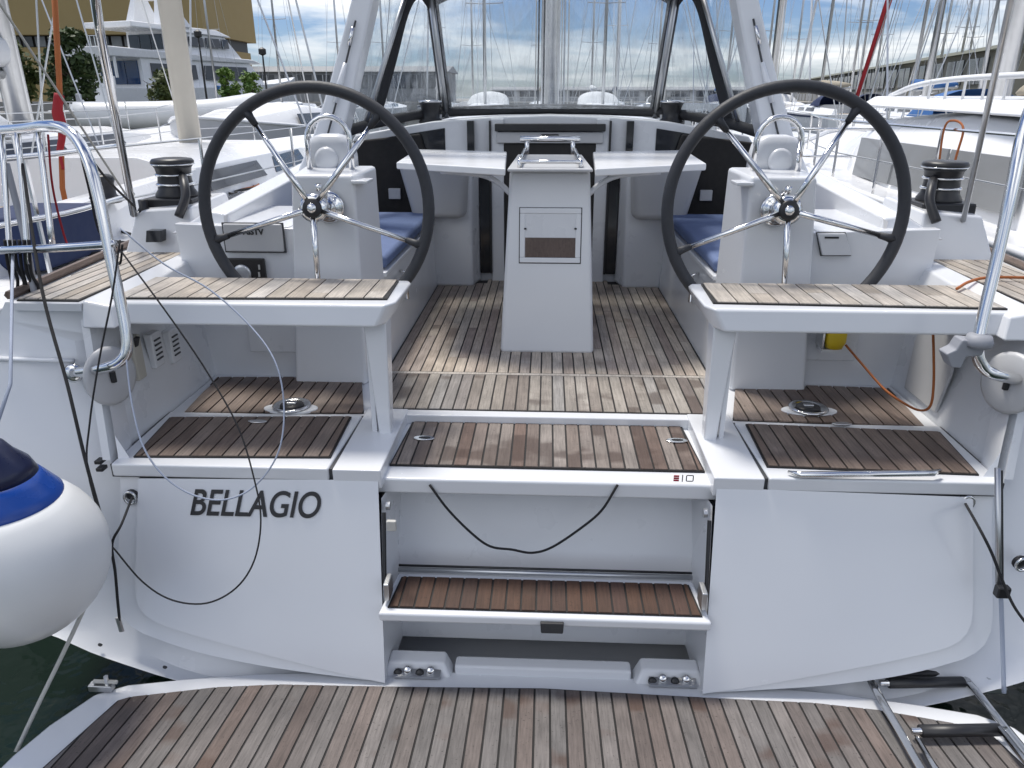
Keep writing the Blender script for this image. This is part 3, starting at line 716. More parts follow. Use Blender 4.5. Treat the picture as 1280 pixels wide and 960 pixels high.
# swim platform -----------------------------------------------------------------
def pl(px, py, up=0.0):
    p = atp(px, py, up); return (abs(p.x), p.y)
half_teak = [pl(640, 862), pl(540, 861), pl(445, 859.5), pl(350, 857.5), pl(271, 861), pl(209, 868), pl(164, 873), pl(150, 877), pl(100, 922), pl(58, 960)]
half_teak[0] = (0.0, half_teak[0][1])
ex = half_teak[-1]; half_teak += [(ex[0] - .01, ex[1] - .15), (ex[0] - .06, .95), (0, .93)]
half_rim = [(0, pl(640, 838)[1]), pl(480, 836), pl(320, 840), pl(230, 847), pl(160, 854), pl(118, 866), pl(60, 905), pl(14, 943)]
ex = half_rim[-1]; half_rim += [(ex[0], ex[1] - .12), (ex[0] - .08, .88), (0, .84)]
full = lambda h: [(-x, y) for x, y in h] + [(x, y) for x, y in reversed(h) if x > 1e-4]
zf = lambda x, y: PZ(y)
plat = MB().slab([(x, y, PZ(y) - .05) for x, y in full(half_rim)], (0, 0, .048)).build('swim_platform', 'gel', Y, bevel=.012)
planks(plat, full(half_teak), 0, 'teak_grey', zf=lambda x, y: PZ(y) + .0005, phase=.0224, cuts=None)
for s in (-1, 1):
    xc = .385 * s
    br = MB().slab([(xc - .105, 1.80, -.605), (xc + .105, 1.80, -.605), (xc + .06, 1.83, -.605), (xc - .06, 1.83, -.605)], (0, 0, .012))
    hb = MB().hexa([(xc - .11, 1.775, -.615), (xc + .11, 1.775, -.615), (xc + .11, 1.85, -.615), (xc - .11, 1.85, -.615)], [(xc - .085, 1.80, -.565), (xc + .085, 1.80, -.565), (xc + .085, 1.85, -.56), (xc - .085, 1.85, -.56)]).build('platform_hinge', 'gel', Y, bevel=.008)
    MB().slab([(xc - .065, 1.765, -.598), (xc + .075, 1.765, -.598), (xc + .075, 1.79, -.590), (xc - .065, 1.79, -.590)], (0, 0, .008)).build('hinge_plate', 'alu', hb)
    for k, (dx_, dz_) in enumerate([(-.055, -.006), (-.025, .006), (.012, -.004), (.045, .006)]):
        o = (xc + dx_, 1.782, -.585 + dz_)
        MB().lathe([(.013, 0), (.013, .008), (.008, .011)], o, (0, -.85, .5), 12).build('hinge_bolt', 'black' if k % 2 == 0 else 'chrome', hb, smooth=True)
MB().box(-.27, .27, 1.80, 1.85, -.63, -.575).build('hinge_sill', 'gel', Y, bevel=.01)
# corner fittings and boarding ladder on the platform
for px, py, s in ((128, 862, -1), (1240, 864, 1)):
    c = atp(px, py)
    fit = MB().box(c.x - .035, c.x + .035, c.y - .012, c.y + .012, PZ(c.y), PZ(c.y) + .022).build('platform_fitting', 'alu', plat, bevel=.003)
    MB().tube([(c.x - .02, c.y, PZ(c.y) + .03), (c.x + .05, c.y, PZ(c.y) + .03)], .006, 6).build('fitting_bar', 'rope_white', fit)
    MB().tube([(c.x - .02 * s, c.y, PZ(c.y)), (c.x - .02 * s, c.y, PZ(c.y) + .05)], .007, 6).build('fitting_pin', 'chrome', fit)
lad = None
UPL = .035
railL = [atp(1078, 830, UPL), atp(1100, 872, UPL), atp(1128, 920, UPL), atp(1152, 962, UPL), atp(1185, 1020, UPL)]
railR = [atp(1190, 829, UPL), atp(1222, 866, UPL), atp(1256, 908, UPL), atp(1300, 962, UPL), atp(1345, 1020, UPL)]
lad = MB().tube(railL, .013, 8, flat=.5).build('boarding_ladder', 'chrome', Y, smooth=True)
MB().tube(railR, .013, 8, flat=.5).build('ladder_rail', 'chrome', lad, smooth=True)
MB().tube([p + Vector((.028, -.02, .012)) for p in railL[2:]], .008, 8).build('ladder_rail', 'chrome', lad, smooth=True)
MB().tube([p + Vector((-.028, -.02, .012)) for p in railR[2:]], .008, 8).build('ladder_rail', 'chrome', lad, smooth=True)
for a, c, r in (((1092, 842), (1203, 841), .014), ((1100, 854), (1212, 852), .017), ((1140, 914), (1258, 912), .018)):
    p, q = atp(*a, UPL), atp(*c, UPL)
    MB().tube([p, q], .009, 8).build('rung_axle', 'chrome', lad, smooth=True)
    MB().tube([p.lerp(q, .09), p.lerp(q, .93)], r, 10, flat=.8).build('rung', 'black', lad, smooth=True)
MB().tube([atp(1078, 829, UPL + .01), atp(1190, 828, UPL + .01)], .006, 6).build('ladder_crossbar', 'chrome', lad, smooth=True)

# cockpit seats, walls, companionway -----------------------------------------------
for s in (-1, 1):
    sw = MB().hexa(mx(s, [(.655, 2.812, -.02), (.75, 2.812, -.02), (.75, 4.46, -.02), (.65, 4.46, -.02)]), mx(s, [(.70, 2.812, .37), (.75, 2.812, .37), (.75, 4.46, .37), (.665, 4.46, .37)])).build('seat_front', 'gel', Y, bevel=.008)
    MB().add(mx(s, [(.668, 2.86, .07), (.69, 2.86, .30), (.681, 3.30, .29), (.675, 3.22, .22)]), [(0, 1, 2, 3)]).build('front_inset', 'gelgrey', sw)
    MB().tube(mx(s, [(.678, 3.36, .17), (.655, 3.37, .165), (.655, 3.37, .29), (.68, 3.36, .30)]), .008, 6).build('foot_handle', 'chrome', sw, smooth=True)
    MB().slab(mx(s, [(.665, 2.99, .352), (1.24, 2.99, .352), (1.24, 4.46, .352), (.652, 4.46, .352)]), (0, 0, .022)).build('cockpit_seat', 'gel', Y, bevel=.006)
    MB().add(mx(s, [(1.24, 2.83, .35), (1.24, 4.46, .35), (1.25, 4.46, .73), (1.245, 2.83, .62)]), [(0, 1, 2, 3)]).build('coaming_inside', 'gelgrey', Y)
# the main bulkhead with the companionway
prof = lambda y, w, z0: [(-w, y, z0), (-w, y, .70), (-w + .10, y, .84), (-w * .55, y, .915), (-w * .28, y, .94), (0, y, .95), (w * .28, y, .94), (w * .55, y, .915), (w - .10, y, .84), (w, y, .70), (w, y, z0)]
MB().loft([prof(4.47, 1.22, -.03), prof(4.52, 1.22, .40), prof(6.5, 1.12, .45), prof(8.2, .85, .5), [(x, y, min(z, .62)) for x, y, z in prof(9.4, .5, .5)]], True, True).build('coachroof', 'gel2', Y, bevel=.012)
for s in (-1, 1):
    MB().slab(mx(s, [(1.20, 4.7, .56), (1.155, 6.2, .58), (1.14, 6.2, .70), (1.19, 4.7, .70)]), (s * .012, 0, 0)).build('cabin_window', 'tint', Y)
    MB().hexa(mx(s, [(.60, 4.36, .36), (1.22, 4.40, .36), (1.22, 4.47, .36), (.60, 4.47, .36)]), mx(s, [(.74, 4.42, .85), (1.20, 4.44, .80), (1.20, 4.47, .80), (.74, 4.47, .85)])).build('seat_backrest', 'cushblack', Y, bevel=.012)
    q = aty(492, 243, 4.35); MB().box(s * abs(q.x) - .035, s * abs(q.x) + .035, 4.375, 4.40, q.z - .03, q.z + .03).build('backrest_tab', 'gelgrey', Y, bevel=.004)
    b = MB().hexa(mx(s, [(.44, 4.30, -.005), (.66, 4.30, -.005), (.66, 4.47, -.005), (.40, 4.47, -.005)]), mx(s, [(.44, 4.33, .70), (.72, 4.33, .70), (.72, 4.47, .72), (.40, 4.47, .72)])).build('companionway_side', 'gel2', Y, bevel=.02)
    MB().hexa(mx(s, [(.49, 4.24, .40), (.76, 4.24, .40), (.78, 4.34, .40), (.46, 4.34, .40)]), mx(s, [(.46, 4.24, .70), (.84, 4.22, .70), (.84, 4.34, .72), (.44, 4.34, .72)])).build('corner_moulding', 'gelgrey', Y, bevel=.035, seg=3)
    MB().box(s * .345, s * .405, 4.43, 4.475, .05, .74).build('companionway_window', 'tint', Y, bevel=.004)
    MB().box(s * .335, s * .345, 4.425, 4.475, .05, .92).build('companionway_trim', 'black', Y)
    MB().box(s * .262, s * .335, 4.44, 4.475, -.02, .93).build('companionway_jamb', 'gel2', Y, bevel=.004)
    MB().box(s * .43, s * .47, 4.43, 4.475, .75, .92).build('jamb_slot', 'tint', Y, bevel=.003)
    MB().slab(mx(s, [(.60, 4.462, .72), (.95, 4.462, .72), (.93, 4.462, .83), (.60, 4.462, .88)]), (0, .02, 0)).build('bulkhead_window', 'tint', Y, bevel=.003)
    wc = MB().lathe([(.075, 0), (.075, .012), (.05, .03), (.052, .07), (.062, .10), (.07, .115)], (s * .70, 4.62, .90), n=20).build('coachroof_winch', 'black', Y, smooth=True)
    MB().lathe([(.07, .115), (.07, .124), (.03, .128)], (s * .70, 4.62, .90), n=20).build('winch_cap', 'chrome', wc, smooth=True)
MB().box(-.262, .262, 4.45, 4.475, -.02, .80).build('companionway_door', 'dark', Y, bevel=.004)
MB().box(-.31, .31, 4.40, 4.474, .865, .905).build('hatch_slot', 'black', Y, bevel=.004)
MB().box(-.30, .30, 4.42, 4.474, .80, .862).build('hatch_front', 'gelgrey', Y, bevel=.006)
MB().box(-.05, .05, 4.405, 4.42, .83, .85).build('hatch_grip', 'black', Y, bevel=.004)

# cockpit table -----------------------------------------------------------------
tb = MB().hexa([(-.205, 3.09, -.004), (.205, 3.09, -.004), (.19, 3.75, -.004), (-.19, 3.75, -.004)], [(-.167, 3.19, .765), (.167, 3.19, .765), (.16, 3.72, .765), (-.16, 3.72, .765)]).build('cockpit_table', 'gel', Y, bevel=.018, seg=3)
def face(px, py, off=0.0):                     # on the aft face of the table pedestal
    k = .10 / .769; d = ray(px, py); t = (3.09 - off + k * (H + .004)) / (d[1] - k * d[2])
    return Vector((CX + d[0] * t, d[1] * t, H + d[2] * t))
def frame_on(px0, py0, px1, py1, w, m, name, off=.006, th=.012):
    a, c = face(px0, py0, off), face(px1, py1, off)
    for x0, x1, z0, z1 in ((a.x, c.x, a.z - w, a.z), (a.x, c.x, c.z, c.z + w), (a.x, a.x + w, c.z + w, a.z - w), (c.x - w, c.x, c.z + w, a.z - w)):
        y0, y1 = 3.09 + .10 / .769 * (z0 + .004), 3.09 + .10 / .769 * (z1 + .004)
        MB().hexa([(x0, y0 - off, z0), (x1, y0 - off, z0), (x1, y0 + th, z0), (x0, y0 + th, z0)], [(x0, y1 - off, z1), (x1, y1 - off, z1), (x1, y1 + th, z1), (x0, y1 + th, z1)]).build(name, m, tb, bevel=.003)
def on_face(px0, py0, px1, py1, m, name, off, th=.012, parent=None):
    a, c = face(px0, py0, off), face(px1, py1, off); z0, z1 = c.z, a.z
    y0, y1 = 3.09 + .10 / .769 * (z0 + .004), 3.09 + .10 / .769 * (z1 + .004)
    return MB().hexa([(a.x, y0 - off, z0), (c.x, y0 - off, z0), (c.x, y0 + th, z0), (a.x, y0 + th, z0)], [(a.x, y1 - off, z1), (c.x, y1 - off, z1), (c.x, y1 + th, z1), (a.x, y1 + th, z1)]).build(name, m, tb)
on_face(649, 259, 726, 330, 'seam', 'niche_gap', .0012)
frame_on(650, 260, 725, 329, .022, 'gel', 'niche_frame', off=.006)
on_face(656, 266, 720, 324, 'gel2', 'niche_back', .0024)
on_face(656.5, 297, 719.5, 322, 'teak_step', 'niche_board', .0045)
on_face(656, 321.5, 720, 324, 'black', 'niche_slot', .005)
on_face(655, 285, 658, 287, 'black', 'niche_pin', .0075); on_face(718, 285, 721, 287, 'black', 'niche_pin', .0075)
for s in (-1, 1):
    lf = MB().slab(mx(s, [(.668, 3.34, .752), (.178, 3.06, .752), (.222, 4.02, .752), (.72, 4.18, .752)]), (0, 0, .03)).build('table_leaf', 'gel_lit', tb, bevel=.006)
    MB().tube(mx(s, smooth_path([(.165, 3.25, .66), (.22, 3.27, .705), (.30, 3.29, .735), (.47, 3.30, .748)])), .012, 6).build('leaf_bracket', 'gel', tb, smooth=True)
MB().slab([(-.172, 3.10, .765), (.172, 3.10, .765), (.16, 3.9, .765), (-.16, 3.9, .765)], (0, 0, .012)).build('table_top', 'gelgrey', tb, bevel=.004)
for s in (-1, 1):
    MB().tube([(s * .125, 3.16, .77), (s * .125, 3.16, .80), (s * .125, 3.9, .80)], .009, 8).build('top_rail', 'chrome', tb, smooth=True)
    MB().tube([(s * .115, 3.92, .77), (s * .115, 3.92, .845)], .012, 8).build('rail_post', 'chrome', tb, smooth=True)
MB().tube([(-.15, 3.92, .85), (.15, 3.92, .85)], .015, 10).build('table_handrail', 'chrome', tb, smooth=True)
MB().tube([(-.125, 3.16, .80), (.125, 3.16, .80)], .008, 8).build('top_rail', 'chrome', tb, smooth=True)

# roll bar arch, sprayhood --------------------------------------------------------
apath = [(1.19, 3.90, .66), (1.115, 3.95, .85), (1.035, 4.0, 1.1), (.965, 4.03, 1.32), (.91, 4.05, 1.5), (.84, 4.06, 1.72), (.62, 4.07, 1.92), (.28, 4.08, 1.99), (0, 4.08, 2.0)]
wid = [.085, .070, .058, .052, .048, .048, .048, .048, .048]
ring_all = []
P = [Vector(p) for p in apath]
halfr = []
for i, p in enumerate(P):
    t = (P[min(i + 1, len(P) - 1)] - P[max(i - 1, 0)]).normalized(); sdir = Vector((0, 1, 0)).cross(t).normalized()
    w, dd = wid[i], .09
    halfr.append([p + sdir * w - Vector((0, dd, 0)), p - sdir * w - Vector((0, dd * .8, 0)), p - sdir * w + Vector((0, dd, 0)), p + sdir * w + Vector((0, dd, 0))])
left = [[Vector((-q.x, q.y, q.z)) for q in r] for r in halfr]
arch = MB().loft(left + [r for r in reversed(halfr[:-1])]).build('roll_bar_arch', 'gel', Y, bevel=.014, seg=3, weld=True)
for s in (-1, 1):
    P2 = [(s * 1.065, 3.885, 1.02), (s * 1.035, 3.90, 1.11), (s * 1.005, 3.915, 1.20)]
    MB().tube(P2, [.012, .017, .012], 8).build('arch_handle', 'gel', arch, smooth=True)
    MB().tube([(s * .985, 3.925, 1.28), (s * .96, 3.935, 1.36)], .009, 8).build('arch_light', 'chrome', arch, smooth=True)
    MB().tube([(s * .948, 3.945, 1.39), (s * .98, 3.93, 1.28), (s * 1.04, 3.90, 1.08), (s * 1.13, 3.845, .80)], .005, 6).build('arch_seam', 'seam', arch)
hood = MB().tube([(-1.12, 4.02, .86), (-1.0, 4.36, .905), (-.80, 4.60, .945), (-.60, 4.72, .962), (-.3, 4.80, .972), (0, 4.82, .978), (.3, 4.80, .972), (.60, 4.72, .962), (.80, 4.60, .945), (1.0, 4.36, .905), (1.12, 4.02, .86)], .032, 8, flat=.9).build('sprayhood', 'canvas', Y, smooth=True)
ZT = 1.62
for s in (-1, 1):
    A, A2 = (s * .62, 4.72, .965), (s * .665, 4.52, ZT)
    Bq, B2 = (s * .985, 4.40, .91), (s * .76, 4.42, ZT - .06)
    Cq, C2 = (s * 1.14, 4.05, .87), (s * .88, 4.20, ZT)
    pane = lambda pts, n: MB().slab(pts, (0, .003, 0)).build(n, 'vinyl', hood)
    pane([(s * .645, 4.71, .965), (s * .96, 4.43, .92), (s * .80, 4.42, 1.42), (s * .765, 4.43, 1.50), (s * .72, 4.46, 1.53), (s * .68, 4.50, 1.50)], 'window_pane')
    pane([(s * 1.0, 4.38, .92), (s * 1.12, 4.08, .88), (s * .90, 4.18, ZT), (s * .79, 4.40, 1.56)], 'window_pane')
    def band(p, q, w, name='pane_border', m='canvas'):
        return MB().tube([Vector(p).lerp(Vector(q), k / 8) for k in range(9)], w, 6, flat=.5).build(name, m, hood, smooth=True)
    band(A, A2, .034); MB().tube([(s * .62, 4.70, .93), (s * .665, 4.50, ZT)], .018, 10).build('hood_bow', 'alu', hood, smooth=True)
    MB().tube(smooth_path([(s * .99, 4.39, .91), (s * .88, 4.405, 1.22), (s * .80, 4.41, 1.46), (s * .745, 4.44, 1.555), (s * .68, 4.50, 1.57)]), .030, 6, flat=.5).build('pane_border', 'canvas', hood, smooth=True)
    MB().tube([(s * 1.03, 4.30, .88), (s * .90, 4.34, 1.22), (s * .77, 4.38, 1.56)], .014, 8).build('hood_bow', 'alu', hood, smooth=True)
    band((s * 1.13, 4.06, .87), (s * .90, 4.16, ZT), .014)
    MB().tube([(s * .67, 4.66, .84), (s * .66, 4.66, .95)], .02, 6, flat=.6).build('hood_strap', 'gelgrey', hood)
MB().slab([(-.60, 4.70, .98), (-.3, 4.78, .99), (0, 4.80, .995), (.3, 4.78, .99), (.60, 4.70, .98), (.64, 4.50, 1.60), (0, 4.56, 1.62), (-.64, 4.50, 1.60)], (0, .003, 0)).build('window_pane', 'vinyl', hood)
MB().tube([(-.665, 4.50, 1.60), (-.3, 4.55, 1.60), (0, 4.56, 1.605), (.3, 4.55, 1.60), (.665, 4.50, 1.60)], .03, 8, flat=.6).build('pane_border', 'canvas', hood, smooth=True)
b = MB(); rows = []
for y, z, w in ((4.56, 1.60, .67), (4.45, 1.68, .72), (4.33, 1.72, .76), (4.22, 1.74, .80)):
    rows.append([(w * math.sin(t), y, z - .12 * (1 - math.cos(t))) for t in [R(-90 + 15 * k) for k in range(13)]])
b.loft(rows, False); b.build('hood_roof', 'canvas', hood, smooth=True)

# own mast and halyards
ms = MB().tube([(0, 7.4, .9), (0, 7.45, 13.5)], .085, 12, flat=1.25).build('mast', 'alu', Y, smooth=True)
for k, x in enumerate((-.135, -.11, .10, .125, .16, -.06, .055)):
    MB().tube([(x, 7.28 - .02 * (k % 3), .95), (x * .6, 7.33, 12.5)], .006 + .002 * (k % 2), 6).build('halyard', ['rope_white', 'rope_black', 'rope_white', 'alu'][k % 4], ms)
for s in (-1, 1):
    MB().tube([(s * 1.62, 7.3, .55), (s * .95, 7.4, 5.2), (s * .1, 7.45, 12.8)], .005, 6).build('shroud', 'alu', ms)
    MB().tube([(s * 1.55, 7.15, .55), (s * .12, 7.4, 5.2)], .005, 6).build('shroud', 'alu', ms)
    MB().tube([(0, 7.42, 5.2), (s * .95, 7.40, 5.25)], .02, 6).build('spreader', 'alu', ms)

# stern rails, backstays -----------------------------------------------------------
def rail(pts, r, name='stern_rail', m='chrome', parent=None, k=5):
    return MB().tube(smooth_path(pts, k), r, 10).build(name, m, parent or Y, smooth=True)
pr = rail([aty(93, 466, 2.09), aty(130, 460, 2.03), aty(152, 450, 2.02), aty(159, 430, 2.03), aty(152, 385, 2.05), aty(140, 330, 2.07), aty(124, 250, 2.10), aty(108, 195, 2.13), aty(85, 163, 2.18), aty(55, 158, 2.25), aty(20, 162, 2.4), aty(-90, 170, 2.9)], .0165)
MB().lathe([(.030, 0), (.030, .008), (.02, .014)], aty(93, 466, 2.105), (0, -1, .2), 14).build('rail_foot', 'chrome', pr, smooth=True)
rail([aty(-60, 318, 2.5), aty(0, 313, 2.3), aty(70, 310, 2.15), aty(143, 305, 2.08)], .0125, 'rail_bar', parent=pr)
for a, c in (((22, 164, 2.38), (36, 330, 2.3)), ((48, 162, 2.28), (66, 312, 2.2)), ((2, 168, 2.45), (14, 340, 2.35))):
    rail([aty(*a), aty(*c)], .009, 'rail_stanchion', parent=pr)
pr2 = rail([aty(1290, 477, 2.12), aty(1250, 470, 2.02), aty(1230, 460, 2.01), aty(1222, 440, 2.01), aty(1227, 405, 2.03), aty(1247, 320, 2.07), aty(1265, 235, 2.10), aty(1279, 165, 2.14), aty(1300, 120, 2.2), aty(1350, 110, 2.4)], .0165)
MB().lathe([(.030, 0), (.030, .008), (.02, .014)], aty(1287, 476, 2.13), (0, -1, .2), 14).build('rail_foot', 'chrome', pr2, smooth=True)
# grey bracket clamped on the starboard rail
ob = MB().lathe([(.035, 0), (.037, .012), (.030, .03)], aty(1222, 432, 2.0), (0, 0, 1), 14).build('rail_clamp', 'grey_tube', pr2, smooth=True)
MB().slab([aty(1204, 425, 1.99), aty(1236, 428, 1.99), aty(1228, 445, 1.99), aty(1208, 447, 1.99), aty(1202, 461, 1.99), aty(1190, 460, 1.99), aty(1183, 443, 1.99), aty(1196, 437, 1.99)], (0, .05, 0)).build('engine_bracket', 'grey_tube', pr2, bevel=.005)
MB().tube([aty(110, -60, 2.2), aty(125, 40, 2.35), (-1.69, 3.0, .60)], .0135, 10).build('backstay', 'chrome', Y, smooth=True)
MB().tube([aty(1286, -60, 2.2), aty(1264, 0, 2.3), (1.60, 2.99, .60)], .0095, 8).build('backstay', 'alu', Y, smooth=True)

MB().tube([aty(-30, -40, 2.35), (-1.69, 3.02, .62)], .0042, 6).build('backstay_line', 'rope_white', Y)
MB().lathe([(.03, 0), (.03, .012), (.018, .03), (.018, .06)], (-1.66, 3.03, .595), n=12).build('stay_fitting', 'black', Y, smooth=True)
# fittings on the locker sides and transom -------------------------------------------
for s, px, py in ((-1, 155, 470), (1, 1222, 478)):
    c = aty(px, py, 2.10); c.x = s * 1.355
    od = MB().lathe([(.092, 0), (.092, .006), (.080, .014), (.03, .016)], c, (-s, -.35, .12), 28).build('shower_hatch', 'gelgrey', Y, smooth=True)
    MB().tube([Vector(c) + Vector((-s * .018, -.012, .018)), Vector(c) + Vector((-s * .018, -.012, -.016))], .009, 8).build('hatch_keyhole', 'black', od)
def wall_box(px, py, yy, w, h, th, m, name):
    c = aty(px, py, yy); x = -1.362 if px < 640 else 1.362
    return MB().hexa([(x, yy - w, c.z - h), (x + .02, yy - w, c.z - h), (x + .02, yy + w, c.z - h), (x, yy + w, c.z - h)], [(x - .01, yy - w, c.z + h), (x + .02 + th, yy - w, c.z + h), (x + .02 + th, yy + w, c.z + h), (x - .01, yy + w, c.z + h)]).build(name, m, Y, bevel=.006)
bx = wall_box(186, 447, 2.26, .026, .075, .0, 'beige', 'shore_power_inlet')
wall_box(184, 428, 2.255, .014, .018, .012, 'black', 'inlet_cover')
for px, py, yy in ((213, 437, 2.38), (233, 432, 2.50)):
    v = wall_box(px, py, yy, .032, .062, .0, 'gel', 'air_vent')
    c = aty(px, py, yy)
    for k in range(5):
        MB().box(-1.345, -1.338, yy - .02, yy + .02, c.z - .034 + .017 * k, c.z - .029 + .017 * k).build('vent_slot', 'seam', v)
q = aty(1140, 455, 2.55)
MB().slab([(1.348, 2.42, .03), (1.348, 2.66, .03), (1.362, 2.68, .20), (1.372, 2.66, .36), (1.372, 2.42, .36), (1.36, 2.40, .18)], (-.012, 0, 0)).build('side_access_panel', 'gelgrey', Y, bevel=.02, seg=3)
def ring_fitting(px, py, off=.01):
    c = att(px, py, off); r = .018
    e = MB().tube([(c.x + r * math.cos(t), c.y - .012, c.z + r * 1.15 * math.sin(t)) for t in [2 * math.pi * k / 14 for k in range(14)]], .0045, 6, closed=True).build('pad_eye', 'chrome', Y, smooth=True)
    MB().lathe([(.022, 0), (.022, .005), (.01, .009)], (c.x, c.y + .004, c.z), (0, -1, 0), 14).build('eye_base', 'black', e, smooth=True)
ring_fitting(165, 620, -.0); ring_fitting(1207, 626, -.0); ring_fitting(1275, 703, .0)
for px, py in ((124, 577), (126, 586)):
    c = att(px, py, -.01); MB().box(c.x - .011, c.x + .011, c.y - .01, c.y + .02, c.z - .006, c.z + .006).build('scupper', 'black', Y, bevel=.002)
for px, py in ((125, 806), (206, 834), (1120, 809)):
    c = att(px, py, .0); MB().lathe([(.007, 0), (.006, .004)], (c.x, c.y + .002, c.z), (0, -1, -.3), 10).build('drain_hole', 'black', Y)
a, c = att(984, 588, .012), att(1174, 586, .012)
gr = MB().tube([(a.x, TY(a.z) - .02, a.z), (a.x + .03, TY(a.z) - .04, a.z + .001), (c.x - .03, TY(c.z) - .04, c.z), (c.x, TY(c.z) - .02, c.z)], [.004, .010, .010, .004], 10).build('grab_rail', 'chrome', Y, smooth=True)
# the boat's name on the port panel
k = Vector((0, -.42 * -1, 1)).normalized()
a = att(238, 643, .0235); c2_ = att(401, 643, .0235)
nm = text_mesh('name_lettering', 'BELLAGIO', 'letter', Y, .112, (a.x, a.y - .0015, a.z), (1, 0, 0), (0, .42, 1), shear=.22, offset=.0012, ext=.0008)
wcur = max(v.co.x for v in nm.data.vertices) - min(v.co.x for v in nm.data.vertices)
kx = (c2_.x - a.x) / wcur; x0 = min(v.co.x for v in nm.data.vertices)
for v in nm.data.vertices: v.co.x = a.x + (v.co.x - x0) * kx
# ================================================================== LOOSE THINGS ON AND AROUND THE YACHT
for s, lab in ((-1, 'blue cloth seat cushion in the cockpit beside the yellow tag'), (1, 'blue cloth seat cushion in the cockpit on the side with the yellow float')):
    o = MB().slab(mx(s, [(.672, 3.03, .377), (1.21, 3.03, .377), (1.21, 4.30, .377), (.665, 4.30, .377)]), (0, 0, .055)).build('seat_cushion', 'cushion', None, bevel=.022, seg=3)
    tag(o, lab, 'cushion', 'blue cockpit cushions')
MB().box(-.728, -.720, 2.86, 2.90, .40, .50).build('yellow_tag', 'yellow', Y)

# ball fender
fc = aty(18, 697, 1.61)
fd = thing('ball_fender', 'large white ball fender with blue top hanging at the stern quarter', 'fender', (fc.x, fc.y, fc.z - .235))
def fl(prof, m, nm, par): return MB().lathe(prof, (0, 0, .235), n=40).build(nm, m, par, smooth=True)
rr = .228
body = [(rr * math.sin(a), -rr * 1.0 * math.cos(a)) for a in [R(4 + 8 * k) for k in range(18)]]
fl(body, 'fend_white', 'ball', fd)
a0 = body[-1]
neck = [(a0[0] + .003, a0[1] - .008), (a0[0] + .001, a0[1] + .004), (a0[0] - .012, a0[1] + .022), (a0[0] - .030, a0[1] + .048), (a0[0] - .044, a0[1] + .066)]
fl(neck, 'fend_blue', 'blue_shoulder', fd)
fl([(neck[-1][0] + .002, neck[-1][1] - .004), (neck[-1][0] - .012, neck[-1][1] + .03), (.062, neck[-1][1] + .062), (.045, neck[-1][1] + .09), (.03, neck[-1][1] + .10), (.012, neck[-1][1] + .102)], 'fend_navy', 'eye_neck', fd)
ztop = .235 + neck[-1][1] + .07
MB().box(-.010, .014, -.078, -.05, ztop - .03, ztop).build('neck_mark', 'rope_white', fd)
def rope(name, label, pts, r, m, cat='rope', k=6, group=None, n=6):
    o = MB().tube(smooth_path(pts, k), r, n).build(name, m, None, smooth=True)
    return tag(o, label, cat, group)
ft = Vector((fc.x, fc.y, fc.z + neck[-1][1] + .075))
o = rope('fender_lanyard', 'thin rope holding up the white ball fender', [ft + Vector((0, 0, -.02)), aty(13, 480, 1.70), aty(14, 420, 1.86), aty(15, 370, 2.02), aty(16, 318, 2.28)], .0045, 'rope_blue', k=1)
MB().tube([ft + Vector((-.012, -.03, -.02)), ft + Vector((-.006, 0, .03)), ft + Vector((.004, .012, .055))], .004, 6).build('lanyard_loop', 'rope_black', o)

# running rigging at the stern
o = rope('stern_tackle', 'dark rope running from the rail down to the snap hook by the fender', [aty(28, 205, 2.36), aty(52, 360, 2.10), aty(84, 480, 1.93), aty(108, 580, 1.84), aty(137, 684, 1.74)], .0048, 'rope_black')
MB().tube(smooth_path([aty(137, 684, 1.74), aty(132, 700, 1.735), aty(122, 722, 1.73), aty(110, 750, 1.72)]), .006, 6).build('snap_hook', 'alu', o)
rope('platform_line', 'pale rope stretched from the snap hook down to the platform corner', [aty(137, 684, 1.735), aty(112, 745, 1.70), aty(84, 806, 1.66), aty(48, 880, 1.56), aty(20, 940, 1.47)], .0062, 'rope_white')
o = rope('safety_lanyard', 'dark lanyard with a small shackle hanging beside the lettered panel', [att(165, 622, .03), aty(152, 655, 1.78), aty(140, 680, 1.755), aty(144, 715, 1.75), aty(147, 750, 1.75), aty(150, 780, 1.75)], .004, 'rope_black')
MB().tube([aty(147, 772, 1.75), aty(152, 789, 1.75)], .009, 6, flat=.5).build('shackle', 'alu', o)
rope('whip_line', 'thin line sagging in a big loop across the lettered panel', [aty(150, 312, 2.06), aty(215, 400, 1.98), aty(262, 470, 1.94), aty(298, 535, 1.88), aty(318, 600, 1.82), aty(326, 650, 1.77), aty(318, 700, 1.74), aty(295, 735, 1.72), aty(258, 754, 1.71), aty(215, 750, 1.71), aty(178, 727, 1.715), aty(141, 684, 1.735)], .0026, 'rope_black')
rope('whip_line', 'thin line looping from the rail over the bench and under the name', [aty(150, 285, 2.20), aty(205, 330, 2.14), aty(262, 362, 2.10), aty(315, 410, 2.04), aty(345, 455, 1.98), aty(355, 510, 1.93), aty(348, 565, 1.87), aty(320, 606, 1.83), aty(284, 624, 1.80), aty(245, 620, 1.80), aty(208, 598, 1.81), aty(180, 560, 1.84), aty(165, 505, 1.90), aty(158, 450, 1.98)], .0026, 'rope_blue')
rope('slack_rope', 'thin dark cord hanging from the rail down to the snap hook', [aty(150, 300, 2.07), aty(140, 370, 2.0), aty(124, 450, 1.93), aty(112, 530, 1.86), aty(110, 590, 1.82), aty(136, 682, 1.745)], .0028, 'rope_black')
